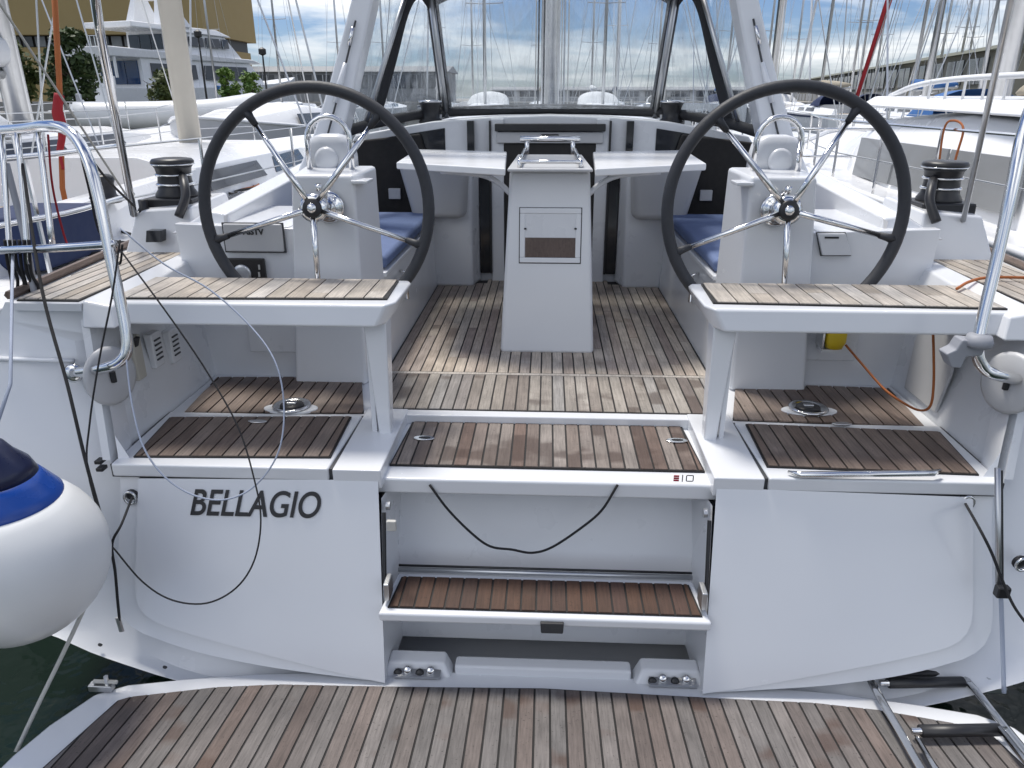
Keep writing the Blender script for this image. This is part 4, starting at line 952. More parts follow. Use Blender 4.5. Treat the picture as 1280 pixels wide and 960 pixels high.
for k in range(6):
    x = 6 + 6 * k
    rope('hanging_rope', 'black rope end hanging in a bunch below the chrome rail', [aty(x, 300, 2.30), aty(x + 3, 325 + 3 * k, 2.30), aty(x + 8 + 2 * (k % 3), 348 + 2 * k, 2.31), aty(x + 9, 366, 2.32)], .0055, 'rope_black', group='black ropes bunched on the rail')
for pts, r_, m_, lab in (
        ([(112, 205, 2.12), (118, 255, 2.14), (134, 300, 2.16), (149, 330, 2.12), (153, 306, 2.09)], .0035, 'rope_black', 'thin dark cord drooping inside the curved chrome rail'),
        ([(98, 182, 2.16), (112, 240, 2.2), (124, 290, 2.2), (144, 308, 2.10)], .0035, 'rope_black', 'dark cord hanging close along the curved chrome rail'),
        ([(60, 168, 2.27), (66, 235, 2.26), (82, 300, 2.24), (92, 312, 2.2)], .0035, 'red', 'red cord tied between the two chrome rail bars'),
        ([(100, 178, 2.2), (132, 222, 2.45), (168, 258, 2.85)], .0045, 'rope_black', 'dark line leading from the chrome rail towards the winch'),
        ([(8, 205, 2.44), (22, 260, 2.4), (34, 312, 2.34), (44, 372, 2.3)], .011, 'grey_tube', 'thick grey strap slung over the chrome rail')):
    rope('rail_line', lab, [aty(*q_) for q_ in pts], r_, m_)
o = rope('step_lanyard', 'black cord sagging beneath the upper step', [aty(537, 606, 1.99), aty(560, 637, 1.98), aty(590, 667, 1.975), aty(613, 683, 1.97), aty(640, 687, 1.97), aty(665, 691, 1.97), aty(690, 684, 1.97), aty(725, 661, 1.975), aty(752, 638, 1.98), aty(772, 606, 1.99)], .0038, 'rope_black', 'cord')
o = MB().tube([aty(1247, 585, 1.90), aty(1248, 735, 1.80)], .008, 8).build('platform_strut', 'alu', Y, smooth=True)
MB().tube([aty(1252, 588, 1.90), aty(1253, 738, 1.80)], .004, 6).build('strut_line', 'black', o)
q = aty(1252, 738, 1.79)
MB().box(q.x - .016, q.x + .02, q.y - .012, q.y + .012, q.z - .02, q.z + .014).build('strut_block', 'black', o, bevel=.004)
rope('platform_line', 'bluish rope hanging straight from the strut to the platform fitting', [aty(1251, 742, 1.79), aty(1253, 800, 1.76), aty(1255, 866, 1.71)], .0065, 'rope_blue')
rope('safety_lanyard', 'dark lanyard tied slack from the eye on the plain panel', [att(1207, 630, .03), aty(1225, 662, 1.82), aty(1240, 692, 1.79), aty(1254, 728, 1.77), aty(1270, 762, 1.74), aty(1300, 800, 1.70)], .0042, 'rope_black')
# man overboard light with its orange cord
q = aty(1050, 419, 2.66)
mo = thing('floating_light', 'yellow topped floating safety light clipped below the teak bench', 'safety light', (q.x, 2.70, q.z - .06), world_children=True)
MB().lathe([(.010, -.052), (.030, -.045), (.040, -.02), (.040, .03), (.036, .034)], (q.x, 2.70, q.z - .015), n=24).build('float', 'yellow', mo, smooth=True)
MB().lathe([(.037, .032), (.037, .075), (.030, .08)], (q.x, 2.70, q.z - .015), n=24).build('light_body', 'black', mo, smooth=True)
for k in range(5):
    MB().box(q.x - .028 + .012 * k, q.x - .021 + .012 * k, 2.6615, 2.668, q.z + .025 + .004 * (k % 2), q.z + .046).build('body_marking', 'rope_white', mo)
MB().box(q.x - .052, q.x - .045, 2.68, 2.75, q.z - .06, q.z + .08).build('clip_bracket', 'chrome', mo)
MB().box(q.x - .045, q.x + .03, 2.69, 2.75, q.z - .078, q.z - .066).build('clip_tray', 'gel', mo)
rope('light_cord', 'orange brown cord looping from the yellow float to the bench end', [Vector((q.x + .03, 2.67, q.z - .04)), aty(1080, 458, 2.6), aty(1105, 486, 2.50), aty(1130, 504, 2.40), aty(1150, 513, 2.33), aty(1163, 507, 2.30), aty(1167, 480, 2.32), aty(1167, 440, 2.34), aty(1166, 408, 2.36)], .0042, 'orange', 'cord')
rope('deck_cord', 'orange brown cord lying over the teak side deck', [atz(1196, 361, .47), atz(1212, 352, .475), atz(1235, 347, .475), atz(1280, 347, .475), atz(1330, 349, .475)], .005, 'orange', 'cord')

# ================================================================== BACKGROUND BOATS
def sailboat(label, x, y, rz=0, L=10.5, B=3.4, mast=14.0, mast_r=.075, mast_m='alu', mast_y=.06, cover='navy_canvas', furl='white_canvas', hood='navy_canvas', hullm='gel_lit', fb=1.1, rails=True, stripe=None, group='sailing boats moored in the marina', window='glass_grey', cab=.42):
    t = thing('sailing_boat', label, 'sailing boat', (x, y, -0.85), rz, group)
    hb = B / 2; rings = []
    for u, w, z in ((-.5, .80, fb), (-.42, .88, fb), (-.2, .99, fb), (.05, 1.0, fb + .03), (.25, .80, fb + .1), (.40, .42, fb + .18), (.47, .17, fb + .23), (.5, .02, fb + .25)):
        w *= hb; yy = u * L
        rings.append([(-w * .35, yy * (.97 if u > .3 else 1), -.3), (-w * .86, yy * (.985 if u > .3 else 1), .05), (-w * .97, yy, z * .55), (-w, yy, z), (w, yy, z), (w * .97, yy, z * .55), (w * .86, yy * (.985 if u > .3 else 1), .05), (w * .35, yy * (.97 if u > .3 else 1), -.3)])
    hull = MB().loft(rings).build('hull', hullm, t, bevel=.02)
    if stripe:
        for s in (-1, 1):
            MB().loft([[(s * (abs(r[3][0]) * .995 + .008), r[3][1], r[3][2] - .16), (s * (abs(r[3][0]) + .008), r[3][1], r[3][2] - .08)] for r in rings[:-1]], False).build('hull_stripe', stripe, hull)
    cb = []
    for u, w, z in ((-.18, .56, cab), (.0, .58, cab), (.15, .52, cab - .05), (.27, .36, cab - .17), (.31, .28, .02)):
        w *= hb; yy = u * L; z0 = fb - .02
        cb.append([(-w, yy, z0), (-w * .9, yy, z0 + z * .75), (-w * .55, yy, z0 + z), (w * .55, yy, z0 + z), (w * .9, yy, z0 + z * .75), (w, yy, z0)])
    cabin = MB().loft(cb).build('cabin', 'gel_lit', t, bevel=.02)
    for s in (-1, 1):
        for (u0, u1) in ((-.15, -.02), (.01, .14)):
            w0 = hb * .545; w1 = hb * (.55 if u1 < 0 else .50)
            MB().slab([(s * (w0 * 1.01), u0 * L, fb + cab * .22), (s * w1 * 1.01, u1 * L, fb + cab * .22), (s * w1 * .945, u1 * L - .1, fb + cab * .6), (s * w0 * .945, u0 * L + .1, fb + cab * .6)], (s * .02, 0, 0)).build('cabin_window', window, cabin)
    # cockpit well and coamings
    MB().box(-hb * .42, hb * .42, -.44 * L, -.19 * L, fb - .02, fb + .012).build('cockpit_floor', 'teak_tan', t)
    for s in (-1, 1): MB().hexa([(s * hb * .45, -.45 * L, fb), (s * hb * .62, -.45 * L, fb), (s * hb * .6, -.17 * L, fb), (s * hb * .45, -.17 * L, fb)], [(s * hb * .47, -.45 * L, fb + .22), (s * hb * .55, -.45 * L, fb + .2), (s * hb * .55, -.17 * L, fb + .3), (s * hb * .47, -.17 * L, fb + .3)]).build('coaming', 'gel_lit', t)
    if hood:
        rows = []
        for yy, h, ww in ((-.10, .02, .62), (-.13, .42, .60), (-.17, .60, .58), (-.24, .62, .58)):
            rows.append([(hb * ww * math.cos(a), yy * L, fb + cab * .8 + (h * (math.sin(a) ** .6 if math.sin(a) > 0 else 0))) for a in [math.pi * k / 12 for k in range(13)]])
        MB().loft(rows, False).build('sprayhood', hood, t, smooth=True)
    if mast:
        my = mast_y * L
        m = MB().tube([(0, my, fb), (0, my - .1, fb + mast)], mast_r, 10, flat=1.3).build('mast', mast_m, t, smooth=True)
        for z, w in ((.36, .85), (.66, .62)):
            for s in (-1, 1): MB().tube([(0, my, fb + mast * z), (s * w, my - .12, fb + mast * z + .05)], .025, 6).build('spreader', mast_m, m)
        for s in (-1, 1):
            MB().tube([(s * hb * .92, my - .1, fb), (s * .85, my - .12, fb + mast * .36), (s * .62, my - .12, fb + mast * .66), (0, my - .1, fb + mast * .97)], .011, 5).build('shroud', 'alu', m)
            MB().tube([(s * hb * .9, my - .5, fb), (0, my, fb + mast * .36)], .010, 5).build('shroud', 'alu', m)
        MB().tube([(0, .495 * L, fb + .25), (0, my, fb + mast * .95)], .012, 5).build('forestay', 'alu', m)
        if furl: MB().tube([Vector((0, .485 * L, fb + .8)).lerp(Vector((0, my + .05, fb + mast * .93)), k / 6) for k in range(7)], [.05, .075, .075, .07, .06, .05, .03], 8).build('furled_genoa', furl, m, smooth=True)
        MB().tube([(0, -.495 * L, fb + .1), (0, my - .05, fb + mast)], .011, 5).build('backstay', 'alu', m)
        bm = cover and MB().tube([(0, my - .1, fb + cab + .65), (0, -.36 * L, fb + cab + .75)], .06, 8).build('boom', mast_m, t, smooth=True)
        if cover: MB().tube([(0, my - .15, fb + cab + .95), (0, my - 1.5, fb + cab + .90), (0, -.2 * L, fb + cab + .88), (0, -.35 * L, fb + cab + .84)], [.17, .17, .14, .08], 10, flat=1.25).build('sail_cover', cover, bm, smooth=True)
        for k in range(3):
            MB().tube([(.05 - .05 * k, my - .12, fb + .1), (.03 - .03 * k, my - .15, fb + mast * .95)], .008, 5).build('halyard', 'rope_white', m)
    if rails:
        top = {}
        for s in (-1, 1):
            prev = []
            for u, w in ((-.44, .86), (-.30, .95), (-.15, 1.0), (.0, 1.0), (.14, .93), (.28, .72), (.40, .42)):
                p = Vector((s * (w * hb - .06), u * L, fb + (.1 if u > .2 else .02)))
                MB().tube([p, p + Vector((0, 0, .6))], .012, 6).build('stanchion', 'chrome', t)
                prev.append(p + Vector((0, 0, .6)))
            MB().tube(prev, .006, 5).build('lifeline', 'alu', t)
            MB().tube([p - Vector((0, 0, .28)) for p in prev], .006, 5).build('lifeline', 'alu', t)
            top[s] = prev
        for dz in (0, -.28):
            a, c = top[-1][0] - Vector((0, 0, -dz)), top[1][0] - Vector((0, 0, -dz))
            MB().tube(smooth_path([a + Vector((0, .9, 0)), a + Vector((-.03, 0, 0)), Vector((-hb * .6, -.49 * L, a.z)), Vector((hb * .6, -.49 * L, a.z)), c + Vector((.03, 0, 0)), c + Vector((0, .9, 0))]), .014, 8).build('pushpit', 'chrome', t, smooth=True)
        for x_ in (-.6, 0, .6):
            MB().tube([(x_ * hb, -.49 * L, fb), (x_ * hb, -.49 * L, fb + .62)], .012, 6).build('pushpit_post', 'chrome', t)
    return t

# near neighbour to port
nb = sailboat('white sailing boat with thick cream mast moored beside the yacht, blue box on deck', -4.05, 8.3, R(1), L=11.0, B=3.7, mast=13.5, mast_r=.115, mast_m='spar_cream', mast_y=.035, cover=None, hood=None, fb=1.02, cab=.42, window='glass_grey', furl=None)
MB().box(.9, 1.35, -4.6, -4.0, 1.04, 1.32).build('deck_box', 'navy_canvas', nb, bevel=.03)
MB().box(1.25, 1.6, -2.2, -1.6, 1.04, 1.10).build('deck_hatch', 'glass_grey', nb, bevel=.02)
for k in range(9):
    rk = random.Random(40 + k); y0 = -4.4 + .45 * k
    MB().tube(smooth_path([(rk.uniform(.6, 1.6), y0, 1.045), (rk.uniform(.7, 1.6), y0 + .5, 1.05), (rk.uniform(.6, 1.5), y0 + .9, 1.045), (rk.uniform(.7, 1.6), y0 + 1.5, 1.05)]), .011, 6).build('deck_line', ['rope_black', 'rope_white', 'rope_black', 'orange'][k % 4], nb)
for s in (-1, 1):
    MB().lathe([(.10, 0), (.10, .03), (.075, .05), (.07, .12), (.085, .16), (.05, .18)], (s * 1.05, -3.4, 1.24), n=18).build('winch', 'black', nb, smooth=True)
st0 = aty(78, 235, 5.2)
fl_ = thing('furled_flag', 'red flag furled round a brown staff on the neighbouring stern', 'flag', (st0.x, 5.2, .17), world_children=True)
MB().tube([(st0.x, 5.2, .17), st0, aty(74, 100, 5.2), aty(66, -40, 5.2)], .018, 8).build('staff', 'orange', fl_, smooth=True)
MB().tube(smooth_path([aty(79, 212, 5.17), aty(75, 190, 5.17), aty(78, 165, 5.17), aty(72, 140, 5.17), aty(74, 118, 5.17)]), [.012] * 6 + [.025] * 7 + [.042] * 6 + [.035] * 6, 8, flat=.6).build('cloth', 'red', fl_, smooth=True)
sailboat('sailing boat with broad pale mast and white sail bag behind the flag staff', -7.45, 10.6, R(2), L=11.0, B=3.0, mast=14, mast_r=.15, mast_m='alu', mast_y=.02, cover='white_canvas', hood='white_canvas', furl=None)
sailboat('white sailing boat with blue sprayhood moored beyond the motor cruiser', 9.9, 21, R(-3), L=10, B=3.3, mast=13, cover=None, hood='blue_canvas', mast_r=.08, furl=None)
sailboat('white sailing boat with stout grey mast and red furled headsail behind the motor cruiser', 7.15, 13.0, R(1), L=11.6, B=3.5, mast=14, mast_r=.13, mast_y=.0, cover=None, hood=None, furl='red')
sailboat('white sailing boat with plain slim mast and bare deck next to the yacht bow', 3.75, 13.2, R(-1), L=9.5, B=2.6, mast=12, mast_r=.06, hood=None, cover=None, furl=None, fb=.95)
nbt = sailboat('white sailing boat with lettered weather cloth on its stern rail', 3.55, 24.5, R(0), L=10, B=3.2, mast=13, hood=None, cover=None, furl=None)
MB().box(-1.25, 1.25, -4.98, -4.94, 1.12, 1.72).build('weather_cloth', 'white_canvas', nbt)
text_mesh('cloth_lettering', 'NOHI', 'letter', nbt, .46, (-.30, -4.985, 1.25), (1, 0, 0), (0, 0, 1), ext=.002)
sailboat('white sailing boat with white rounded sprayhood and slim mast facing the yacht bow', -3.0, 38, R(180), L=10, B=3.4, mast=13, hood='white_canvas', cover=None, furl=None, rails=False, cab=.5)
sailboat('white sailing boat with rounded white sprayhood and navy hull stripe facing the yacht', 2.5, 38, R(182), L=10, B=3.4, mast=13, hood='white_canvas', cover=None, furl=None, rails=False, cab=.5, stripe='navy_canvas')
rb = random.Random(11)
fars = [(-26, 62), (-19.5, 58), (-17.2, 66), (-12.5, 60), (-9.2, 66), (-6.0, 62), (-.6, 64), (3.2, 60), (5.4, 66), (8.2, 61), (13.0, 60), (15.6, 58), (18.4, 62), (20.8, 57), (22.9, 60), (25.2, 63), (27.6, 58), (30.4, 61), (33.5, 66), (37, 60), (14.2, 42), (18.0, 40), (21.4, 41.5), (25.0, 40)]
cols = {'navy_canvas': 'navy', 'blue_canvas': 'blue', 'white_canvas': 'white', 'taupe': 'taupe', 'red': 'red', None: 'no'}
combos = [(a_, b_, c_) for a_ in ('navy_canvas', 'blue_canvas', 'white_canvas', 'taupe', None) for b_ in ('navy_canvas', 'white_canvas', None) for c_ in ('navy_canvas', 'red', None)]
rb.shuffle(combos)
for i, (x, y) in enumerate(fars):
    cv, hd, sp_ = combos[i]
    sailboat('distant white sailing boat with %s boom cover, %s sprayhood and %s hull stripe' % (cols[cv], cols[hd], cols[sp_]), x, y, rb.choice([R(0), R(180)]) + rb.uniform(-.04, .04), L=rb.uniform(9.5, 12), B=3.2, mast=rb.uniform(12, 17), mast_r=.075, cover=cv, hood=hd, stripe=sp_, furl='white_canvas' if i % 4 == 0 else None, rails=False, group='distant sailing boats in the far row')

# motor cruiser to starboard --------------------------------------------------------
def motor_cruiser(label, x, y, rz, L=9.0, B=3.3, fb=1.05, group=None, top=1.55, canvas='taupe', hullm='gel_lit'):
    t = thing('motor_cruiser', label, 'motor boat', (x, y, -0.85), rz, group)
    hb = B / 2; rings = []
    for u, w, z in ((-.5, .92, fb), (-.3, .98, fb), (0, 1.0, fb + .08), (.2, .9, fb + .18), (.36, .6, fb + .28), (.46, .25, fb + .36), (.5, .03, fb + .4)):
        w *= hb; yy = u * L
        rings.append([(-w * .3, yy * .97, -.3), (-w * .85, yy * .98, .1), (-w, yy, z * .7), (-w * 1.02, yy, z), (w * 1.02, yy, z), (w, yy, z * .7), (w * .85, yy * .98, .1), (w * .3, yy * .97, -.3)])
    hull = MB().loft(rings).build('hull', hullm, t, bevel=.03)
    for s in (-1, 1):
        MB().loft([[(s * (abs(r[3][0]) + .012), r[3][1], r[3][2] * .72 - .06), (s * (abs(r[3][0]) + .02), r[3][1], r[3][2] * .72 + .05)] for r in rings[:-1]], False).build('rubbing_band', 'taupe', hull)
        MB().tube([(s * abs(r[3][0]), r[3][1], r[3][2] + .02) for r in rings], .03, 8).build('gunwale', 'gel_lit', hull, smooth=True)
    sec = []
    for u, w, z in ((-.28, .66, top - .1), (-.05, .70, top), (.12, .68, top - .08), (.30, .46, fb + .35), (.40, .25, fb + .25)):
        w *= hb; yy = u * L; z0 = fb
        sec.append([(-w * 1.15, yy, z0), (-w * 1.05, yy, z0 + (z - z0) * .55 + .02), (-w * .85, yy, z), (-w * .4, yy, z + .06), (w * .4, yy, z + .06), (w * .85, yy, z), (w * 1.05, yy, z0 + (z - z0) * .55 + .02), (w * 1.15, yy, z0)])
    cab = MB().loft(sec).build('cabin', 'gel_lit', t, bevel=.03)
    return t, cab, hb, L
mc, mcab, hb, L_ = motor_cruiser('white motor cruiser with big grey cabin windows and taupe canopy beside the yacht', 4.55, 7.2, R(0), L=10.0, B=3.6, fb=1.02, top=1.75)
def side_pane(s, y0, y1, z0, z1, skew, x0, x1, m='glass_pale', parent=None):
    return MB().slab([(s * x0, y0, z0), (s * x0, y1, z0), (s * x1, y1 + skew, z1), (s * x1, y0 + skew, z1)], (s * .02, 0, 0)).build('cabin_window', m, parent)
# local x of the near side is negative
for y0, y1 in ((-1.95, -.95), (-.9, .0), (.05, .9)):
    side_pane(-1, y0, y1, 1.14, 1.50, .16, 1.40, 1.30, 'glass_pale', mcab)
pw = side_pane(-1, -2.55, -2.2, 1.22, 1.42, .05, 1.36, 1.33, 'glass_grey', mcab)
for k in range(3): MB().box(-1.39, -1.375, -2.5 + .12 * k, -2.47 + .12 * k, 1.22, 1.42).build('window_bar', 'gelgrey', pw)
MB().hexa([(-1.25, -3.0, 1.74), (1.25, -3.0, 1.74), (1.2, 1.6, 1.80), (-1.2, 1.6, 1.80)], [(-1.15, -2.9, 1.86), (1.15, -2.9, 1.86), (1.1, 1.45, 1.90), (-1.1, 1.45, 1.90)]).build('hard_top', 'gel_lit', mc, bevel=.03)
MB().hexa([(-1.0, -2.8, 1.87), (1.0, -2.8, 1.87), (1.0, -.8, 1.9), (-1.0, -.8, 1.9)], [(-.85, -2.6, 2.25), (.85, -2.6, 2.25), (.8, -1.1, 2.22), (-.8, -1.1, 2.22)]).build('canopy', 'taupe', mc, bevel=.06)
MB().tube(smooth_path([(-1.1, -2.6, 1.87), (-1.12, -2.4, 2.02), (-1.12, -.6, 2.04), (-1.08, .5, 2.0), (-1.0, 1.3, 1.9)]), .025, 8).build('top_rail', 'gel_lit', mc, smooth=True)
for k in range(9): MB().tube([(-1.12, -2.2 + .3 * k, 1.87), (-1.12, -2.2 + .3 * k, 2.03)], .012, 6).build('top_rail_post', 'gel_lit', mc)
prev = []
for yy in (-4.4, -3.4, -2.4, -1.4, -.4, .6, 1.8, 3.0):
    xx = -1.72 if yy < 1 else -1.72 + (yy - 1) * .25
    p = Vector((xx, yy, 1.10)); MB().tube([p, p + Vector((0, 0, .58))], .013, 6).build('stanchion', 'chrome', mc); prev.append(p + Vector((0, 0, .58)))
MB().tube(prev, .012, 6).build('hand_rail', 'chrome', mc); MB().tube([p - Vector((0, 0, .3)) for p in prev], .006, 5).build('lifeline', 'alu', mc)
MB().tube(smooth_path([(-1.74, -1.5, 1.35), (-1.76, -1.5, 1.68), (-1.73, -1.55, 1.74), (-1.72, -1.68, 1.69), (-1.74, -1.7, 1.5), (-1.75, -1.68, 1.15)]), .008, 6).build('coiled_line', 'orange', mc)
# motor boat with a tender across its stern, port side
m2, c2b, hb2, _ = motor_cruiser('grey white motor boat lying stern-to with a white tender on it', -9.6, 21.2, R(0), L=9, B=3.4, top=1.7, hullm='gelgrey')
for s in (-1, 1): side_pane(s, -1.6, .8, 1.18, 1.5, .1, 1.32, 1.25, 'glass_grey', c2b)
MB().hexa([(-1.1, -4.4, 1.02), (1.1, -4.4, 1.02), (1.1, -2.6, 1.02), (-1.1, -2.6, 1.02)], [(-1.05, -4.35, 1.12), (1.05, -4.35, 1.12), (1.05, -2.6, 1.12), (-1.05, -2.6, 1.12)]).build('cockpit_cover', 'grey_tube', m2, bevel=.05)
q = aty(165, 152, 17.6)
td = thing('inflatable_tender', 'white and grey inflatable tender lying on deck beyond the thin masts', 'dinghy', (q.x + .9, 17.4, .26), R(-60))
tubep = smooth_path([(-.55, -1.3, .30), (-.6, -.3, .30), (-.55, .7, .33), (-.3, 1.25, .40), (0, 1.45, .44), (.3, 1.25, .40), (.55, .7, .33), (.6, -.3, .30), (.55, -1.3, .30)])
MB().tube(tubep, .20, 12).build('tube', 'fend_white', td, smooth=True)
MB().loft([[(-.45, -1.2, .30), (0, -1.2, .05), (.45, -1.2, .30)], [(-.45, .4, .30), (0, .4, .02), (.45, .4, .30)], [(-.1, 1.3, .38), (0, 1.3, .2), (.1, 1.3, .38)]], False).build('floor', 'grey_tube', td)
MB().box(-.45, .45, -1.25, -1.18, .1, .62).build('transom', 'grey_tube', td, bevel=.02)
td.scale = (1.35, 1.35, 1.35)
m3, c3b, _, _ = motor_cruiser('small grey hulled launch moored bow-on behind the wheel rim', -6.25, 17.2, R(178), L=7.5, B=2.6, fb=1.15, top=1.7, hullm='gelgrey')
for s in (-1, 1): side_pane(s, -1.0, .6, 1.28, 1.55, .1, 1.02, .96, 'glass_grey', c3b)

# large motor yacht beyond the quay -------------------------------------------------------
gx = aty(240, 120, 78).x
gy = thing('motor_yacht', 'large white three deck motor yacht with blue saloon glass behind the bushes', 'motor yacht', (gx, 82, -0.85), R(-21))
def hull_loft(L, B, z, nm, m, p):
    rings = []
    for u, w, dz in ((-.5, .92, 0), (-.3, 1, .0), (.0, 1, .2), (.25, .85, .6), (.4, .5, 1.0), (.5, .03, 1.4)):
        w *= B / 2; rings.append([(-w * .6, u * L, -.5), (-w * .92, u * L, .4), (-w, u * L, z + dz), (w, u * L, z + dz), (w * .92, u * L, .4), (w * .6, u * L, -.5)])
    return MB().loft(rings).build(nm, m, p, bevel=.1)
gh = hull_loft(28, 7.0, 2.6, 'hull', 'gel_lit', gy)
MB().box(-3.1, 3.1, -16.2, -14, .2, .7).build('bathing_platform', 'gel_lit', gh, bevel=.1)
MB().box(-3.3, 3.3, -14.02, -13.9, 2.6, 3.5).build('aft_bulwark', 'gel_lit', gy, bevel=.05)
sal = MB().hexa([(-2.9, -10.5, 2.6), (2.9, -10.5, 2.6), (2.7, 6, 2.8), (-2.7, 6, 2.8)], [(-2.8, -10.5, 5.1), (2.8, -10.5, 5.1), (2.3, 4, 5.1), (-2.3, 4, 5.1)]).build('saloon', 'gel_lit', gy)
for x0, x1 in ((-2.4, -.9), (-.8, .8), (.9, 2.4)): MB().box(x0, x1, -10.6, -10.52, 2.9, 4.9).build('saloon_pane', 'glass_blue', sal)
for s in (-1, 1):
    for y0, y1 in ((-9.5, -4), (-3, 3)): MB().slab([(s * 2.86, y0, 3.4), (s * 2.80, y1, 3.4), (s * 2.70, y1, 4.7), (s * 2.80, y0, 4.7)], (s * .08, 0, 0)).build('side_window', 'glass_grey', sal)
    MB().box(s * 2.9, s * 3.05, -13.5, -13.3, 3.4, 5.2).build('deck_pillar', 'gel_lit', gy)
up = MB().hexa([(-3.2, -14, 5.1), (3.2, -14, 5.1), (2.5, 6, 5.1), (-2.5, 6, 5.1)], [(-3.4, -14.2, 5.9), (3.4, -14.2, 5.9), (2.4, 4.6, 5.5), (-2.4, 4.6, 5.5)]).build('upper_deck', 'gel_lit', gy, bevel=.1)
sk = MB().hexa([(-2.5, -7, 5.6), (2.5, -7, 5.6), (2.2, 3.2, 5.4), (-2.2, 3.2, 5.4)], [(-2.4, -7, 7.6), (2.4, -7, 7.6), (1.9, 1.2, 7.5), (-1.9, 1.2, 7.5)]).build('sky_lounge', 'gel_lit', gy)
for x0, x1 in ((-2.1, -.75), (-.65, .65), (.75, 2.1)): MB().box(x0, x1, -7.1, -7.02, 6.0, 7.3).build('lounge_pane', 'glass_grey', sk)
for s in (-1, 1):
    for y0, y1 in ((-6.5, -4.4), (-4.1, -2.2), (-1.9, .0), (.2, 1.2)): MB().slab([(s * 2.40, y0, 6.4), (s * 2.30, y1, 6.4), (s * 2.22, y1, 7.25), (s * 2.34, y0, 7.25)], (s * .12, 0, 0)).build('lounge_pane', 'glass_grey', sk)
fly = MB().hexa([(-2.9, -11, 7.6), (2.9, -11, 7.6), (2.2, 2, 7.5), (-2.2, 2, 7.5)], [(-3.0, -11, 8.1), (3.0, -11, 8.1), (1.8, .4, 8.1), (-1.8, .4, 8.1)]).build('flybridge', 'gel_lit', gy, bevel=.1)
for s in (-1, 1):
    MB().hexa([(s * 1.3, -7, 8.0), (s * 2.5, -7, 8.0), (s * 2.5, -3.5, 8.0), (s * 1.3, -3.5, 8.0)], [(s * 1.2, -6.4, 10.6), (s * 1.75, -6.4, 10.6), (s * 1.75, -5.0, 10.6), (s * 1.2, -5.0, 10.6)]).build('radar_arch', 'gel_lit', gy, bevel=.1)
MB().box(-1.75, 1.75, -6.3, -5.1, 10.3, 10.7).build('arch_beam', 'gel_lit', gy, bevel=.1)
MB().tube([(.6, -5.8, 10.6), (.6, -5.8, 12.4)], .06, 6).build('aerial', 'gel_lit', gy)
for k in range(12): MB().tube([(-2.9 + .53 * k, -14.1, 5.9), (-2.9 + .53 * k, -14.1, 6.7)], .03, 5).build('rail_post', 'chrome', gy)
MB().tube([(-2.95, -14.1, 6.7), (2.95, -14.1, 6.7)], .04, 6).build('deck_rail', 'chrome', gy)

# quay, buildings, planting -----------------------------------------------------------------
def quay(x0, x1, y0, y1, z=.15):
    return struct(MB().box(x0, x1, y0, y1, -1.5, z).build('quay', 'stone', None, bevel=.05))
quay(-70, -14, 44, 49)
quay(-200, 200, 105, 260, .3)
quay(38, 120, 44, 104, .2)
bx0, bx1 = aty(52, 60, 112).x, aty(257, 60, 112).x
tb_ = thing('tan_building', 'tall tan rendered building with a dark window band behind the motor yacht', 'building', ((bx0 + bx1) / 2 - 4, 118, .3))
wB = (bx1 - bx0) / 2 + 4; zf_ = lambda py: aty(150, py, 112).z - .3
MB().box(-wB, wB, -6, 14, zf_(43), 30).build('upper_wall', 'wall_tan', tb_)
MB().box(-wB + .3, wB - .8, -4.6, 13, 0, zf_(58)).build('lower_wall', 'wall_tan', tb_)
MB().box(-wB + .3, wB - .8, -4.0, 12, zf_(58), zf_(43)).build('band_wall', 'dark', tb_)
n_ = 16
for k in range(n_):
    x0 = -wB + .6 + (2 * wB - 1.8) * k / n_; MB().box(x0, x0 + (2 * wB - 1.8) / n_ * .78, -4.3, -4.1, zf_(57), zf_(44)).build('window_pane', ['glass_pale', 'wall_grey', 'glass_grey'][(k * 7) % 3], tb_)
# long shed to starboard
def shed(label, p0, p1, h, ridge, depth, wallm, roofm, n, nm='long_shed'):
    a, b = Vector((*p0, 0)), Vector((*p1, 0)); d = (b - a); Ls = d.length; ang = math.atan2(d.y, d.x)
    t = thing(nm, label, 'building', (a.x, a.y, .2), ang)
    MB().box(0, Ls, -depth, 0, 0, h).build('wall', wallm, t)
    MB().slab([(-.4, .5, h - .1), (-.4, -depth / 2, h + ridge), (-.4, -depth - .5, h - .1)], (Ls + .8, 0, 0)).build('roof', roofm, t)
    for k in range(n):
        x0 = Ls * (k + .12) / n; x1 = Ls * (k + .88) / n
        w = MB().box(x0, x1, .01, .08, h * .45, h * .88).build('window', 'glass_grey', t)
        MB().box((x0 + x1) / 2 - .06, (x0 + x1) / 2 + .06, .08, .12, h * .45, h * .88).build('mullion', 'gelgrey', w)
        MB().box(x0, x1, .01, .06, h * .05, h * .36).build('wall_panel', 'wall_grey', t)
    return t
shed('long low shed with olive roof and window row behind the masts', (24.5, 46), (47, 160), 3.3, 1.2, 12, 'wall_olive', 'roof_olive', 26)
shed('low pale grey harbour shed on the far quay behind the lamp posts', (-14, 108), (-50, 108), 4.0, .8, 12, 'wall_grey', 'wall_grey', 14, 'harbour_shed')
shed('pale flat terminal on the far quay seen through the sprayhood', (34, 112), (-8, 112), 1.7, .4, 10, 'gelgrey', 'wall_grey', 12, 'harbour_terminal')

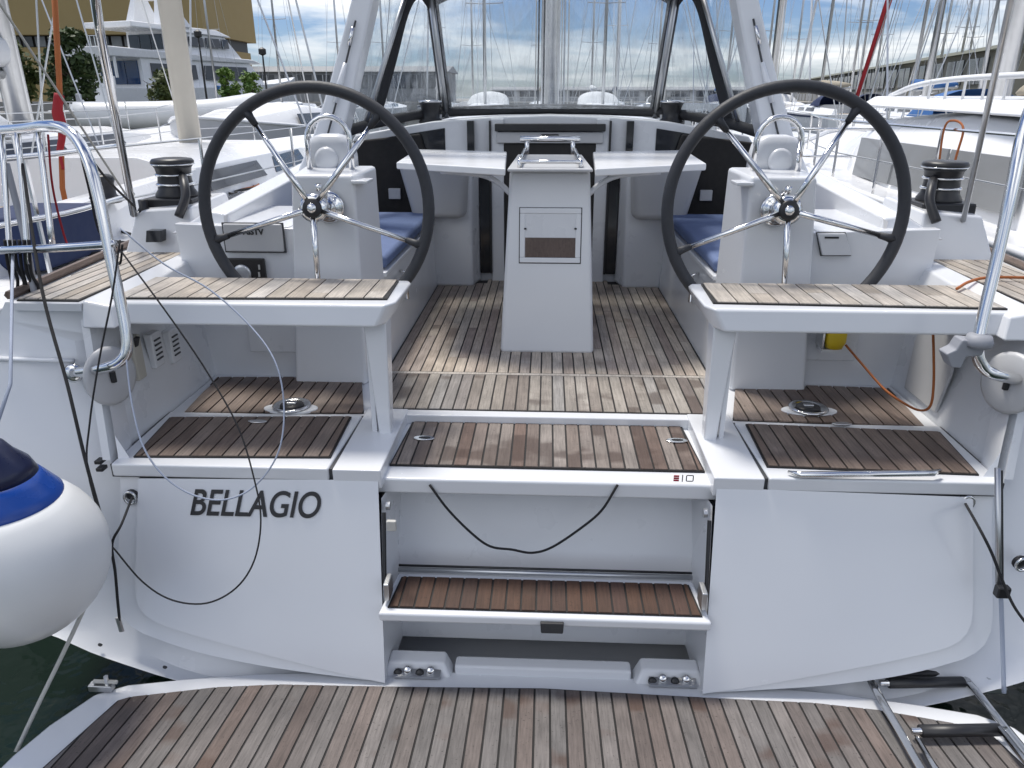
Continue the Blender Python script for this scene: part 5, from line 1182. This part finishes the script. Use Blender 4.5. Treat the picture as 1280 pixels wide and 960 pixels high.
def tree(name, label, x, y, z, h, w, m, seed, n=1400, trunk=.35, leaf=.16, box=False):
    r = random.Random(seed)
    t = thing(name, label, 'tree' if trunk > .2 else 'shrub', (x, y, z))
    tr = MB().tube([(0, 0, 0), (.04 * w, 0, h * .35), (-.02 * w, .03, h * .75)], [.05 * h * .5 + .02, .035 * h * .5 + .015, .01], 8)
    for k in range(7):
        a = r.uniform(0, 6.28); z0 = h * r.uniform(.15, .55); tr.tube([(0, 0, z0), (w * .2 * math.cos(a), w * .2 * math.sin(a), z0 + h * .14), (w * .38 * math.cos(a), w * .38 * math.sin(a), z0 + h * r.uniform(.2, .35))], [.03, .02, .008], 5)
    tr.build('trunk', 'bark', t)
    cl = []
    for k in range(26):
        a = r.uniform(0, 6.28); rr_ = w * .5 * r.uniform(.1, .85) ; zz = h * r.uniform(.18 if trunk < .3 else trunk, .9)
        k2 = 1.0 - .55 * abs(zz / h - .5) * 1.4
        cl.append((rr_ * math.cos(a) * k2, rr_ * math.sin(a) * k2, zz, w * r.uniform(.10, .2)))
    b = MB()
    for k in range(n):
        cx_, cy_, cz_, cr = r.choice(cl)
        p = Vector((r.gauss(0, 1), r.gauss(0, 1), r.gauss(0, 1))).normalized() * cr * r.uniform(.5, 1.15) + Vector((cx_, cy_, cz_))
        u = Vector((r.gauss(0, 1), r.gauss(0, 1), r.gauss(0, .7))).normalized(); v = u.orthogonal().normalized(); s_ = leaf * r.uniform(.6, 1.3)
        b.add([p - u * s_, p + v * s_ * .5, p + u * s_, p - v * s_ * .5], [(0, 1, 2, 3)])
    b.build('crown', m, t, recalc=False)
    return t
def at_px(px, d): return aty(px, 120, d).x
tree('evergreen_tree', 'dark green evergreen tree in front of the tan building', at_px(92, 47), 47, .15, 4.6, 3.6, 'leaf_dark', 3, 2600, .12, .2)
tree('evergreen_tree', 'dark green evergreen tree at the end of the quay beside the pale mast', at_px(20, 47.5), 47.5, .15, 4.2, 3.4, 'leaf_mid', 4, 2000, .12, .2)
tree('round_bush', 'round olive green bush in front of the motor yacht stern', at_px(206, 46), 46, .15, 2.3, 2.9, 'leaf_mid', 5, 2200, .1, .12)
for px, w, h, lab, sd_ in ((287, 1.5, 2.5, 'fresh green shrub in a planter below the motor yacht bow rail', 6), (316, 1.7, 2.2, 'broad fresh green shrub in a planter next to the wheel rim', 8)):
    t = tree('potted_shrub', lab, at_px(px, 45.6), 45.6, .15, h, w, 'leaf_fresh', sd_, 1500, .1, .11)
    MB().hexa([(-.4, -.4, 0), (.4, -.4, 0), (.4, .4, 0), (-.4, .4, 0)], [(-.5, -.5, .5), (.5, -.5, .5), (.5, .5, .5), (-.5, .5, .5)]).build('planter', 'dark', t)
def lamp(label, px, d, py):
    x = at_px(px, d); zt = aty(px, py, d).z
    t = thing('street_lamp', label, 'lamp post', (x, d, .15))
    MB().tube([(0, 0, 0), (0, 0, zt - .15)], [.07, .045], 8).build('pole', 'dark', t)
    MB().lathe([(.06, 0), (.22, .08), (.22, .35), (.05, .45)], (0, 0, zt - .3), n=12).build('lantern', 'dark', t)
lamp('slim dark lamp post standing right of the motor yacht', 334, 48, 66)
lamp('slim dark lamp post in front of the motor yacht', 258, 47.5, 44)
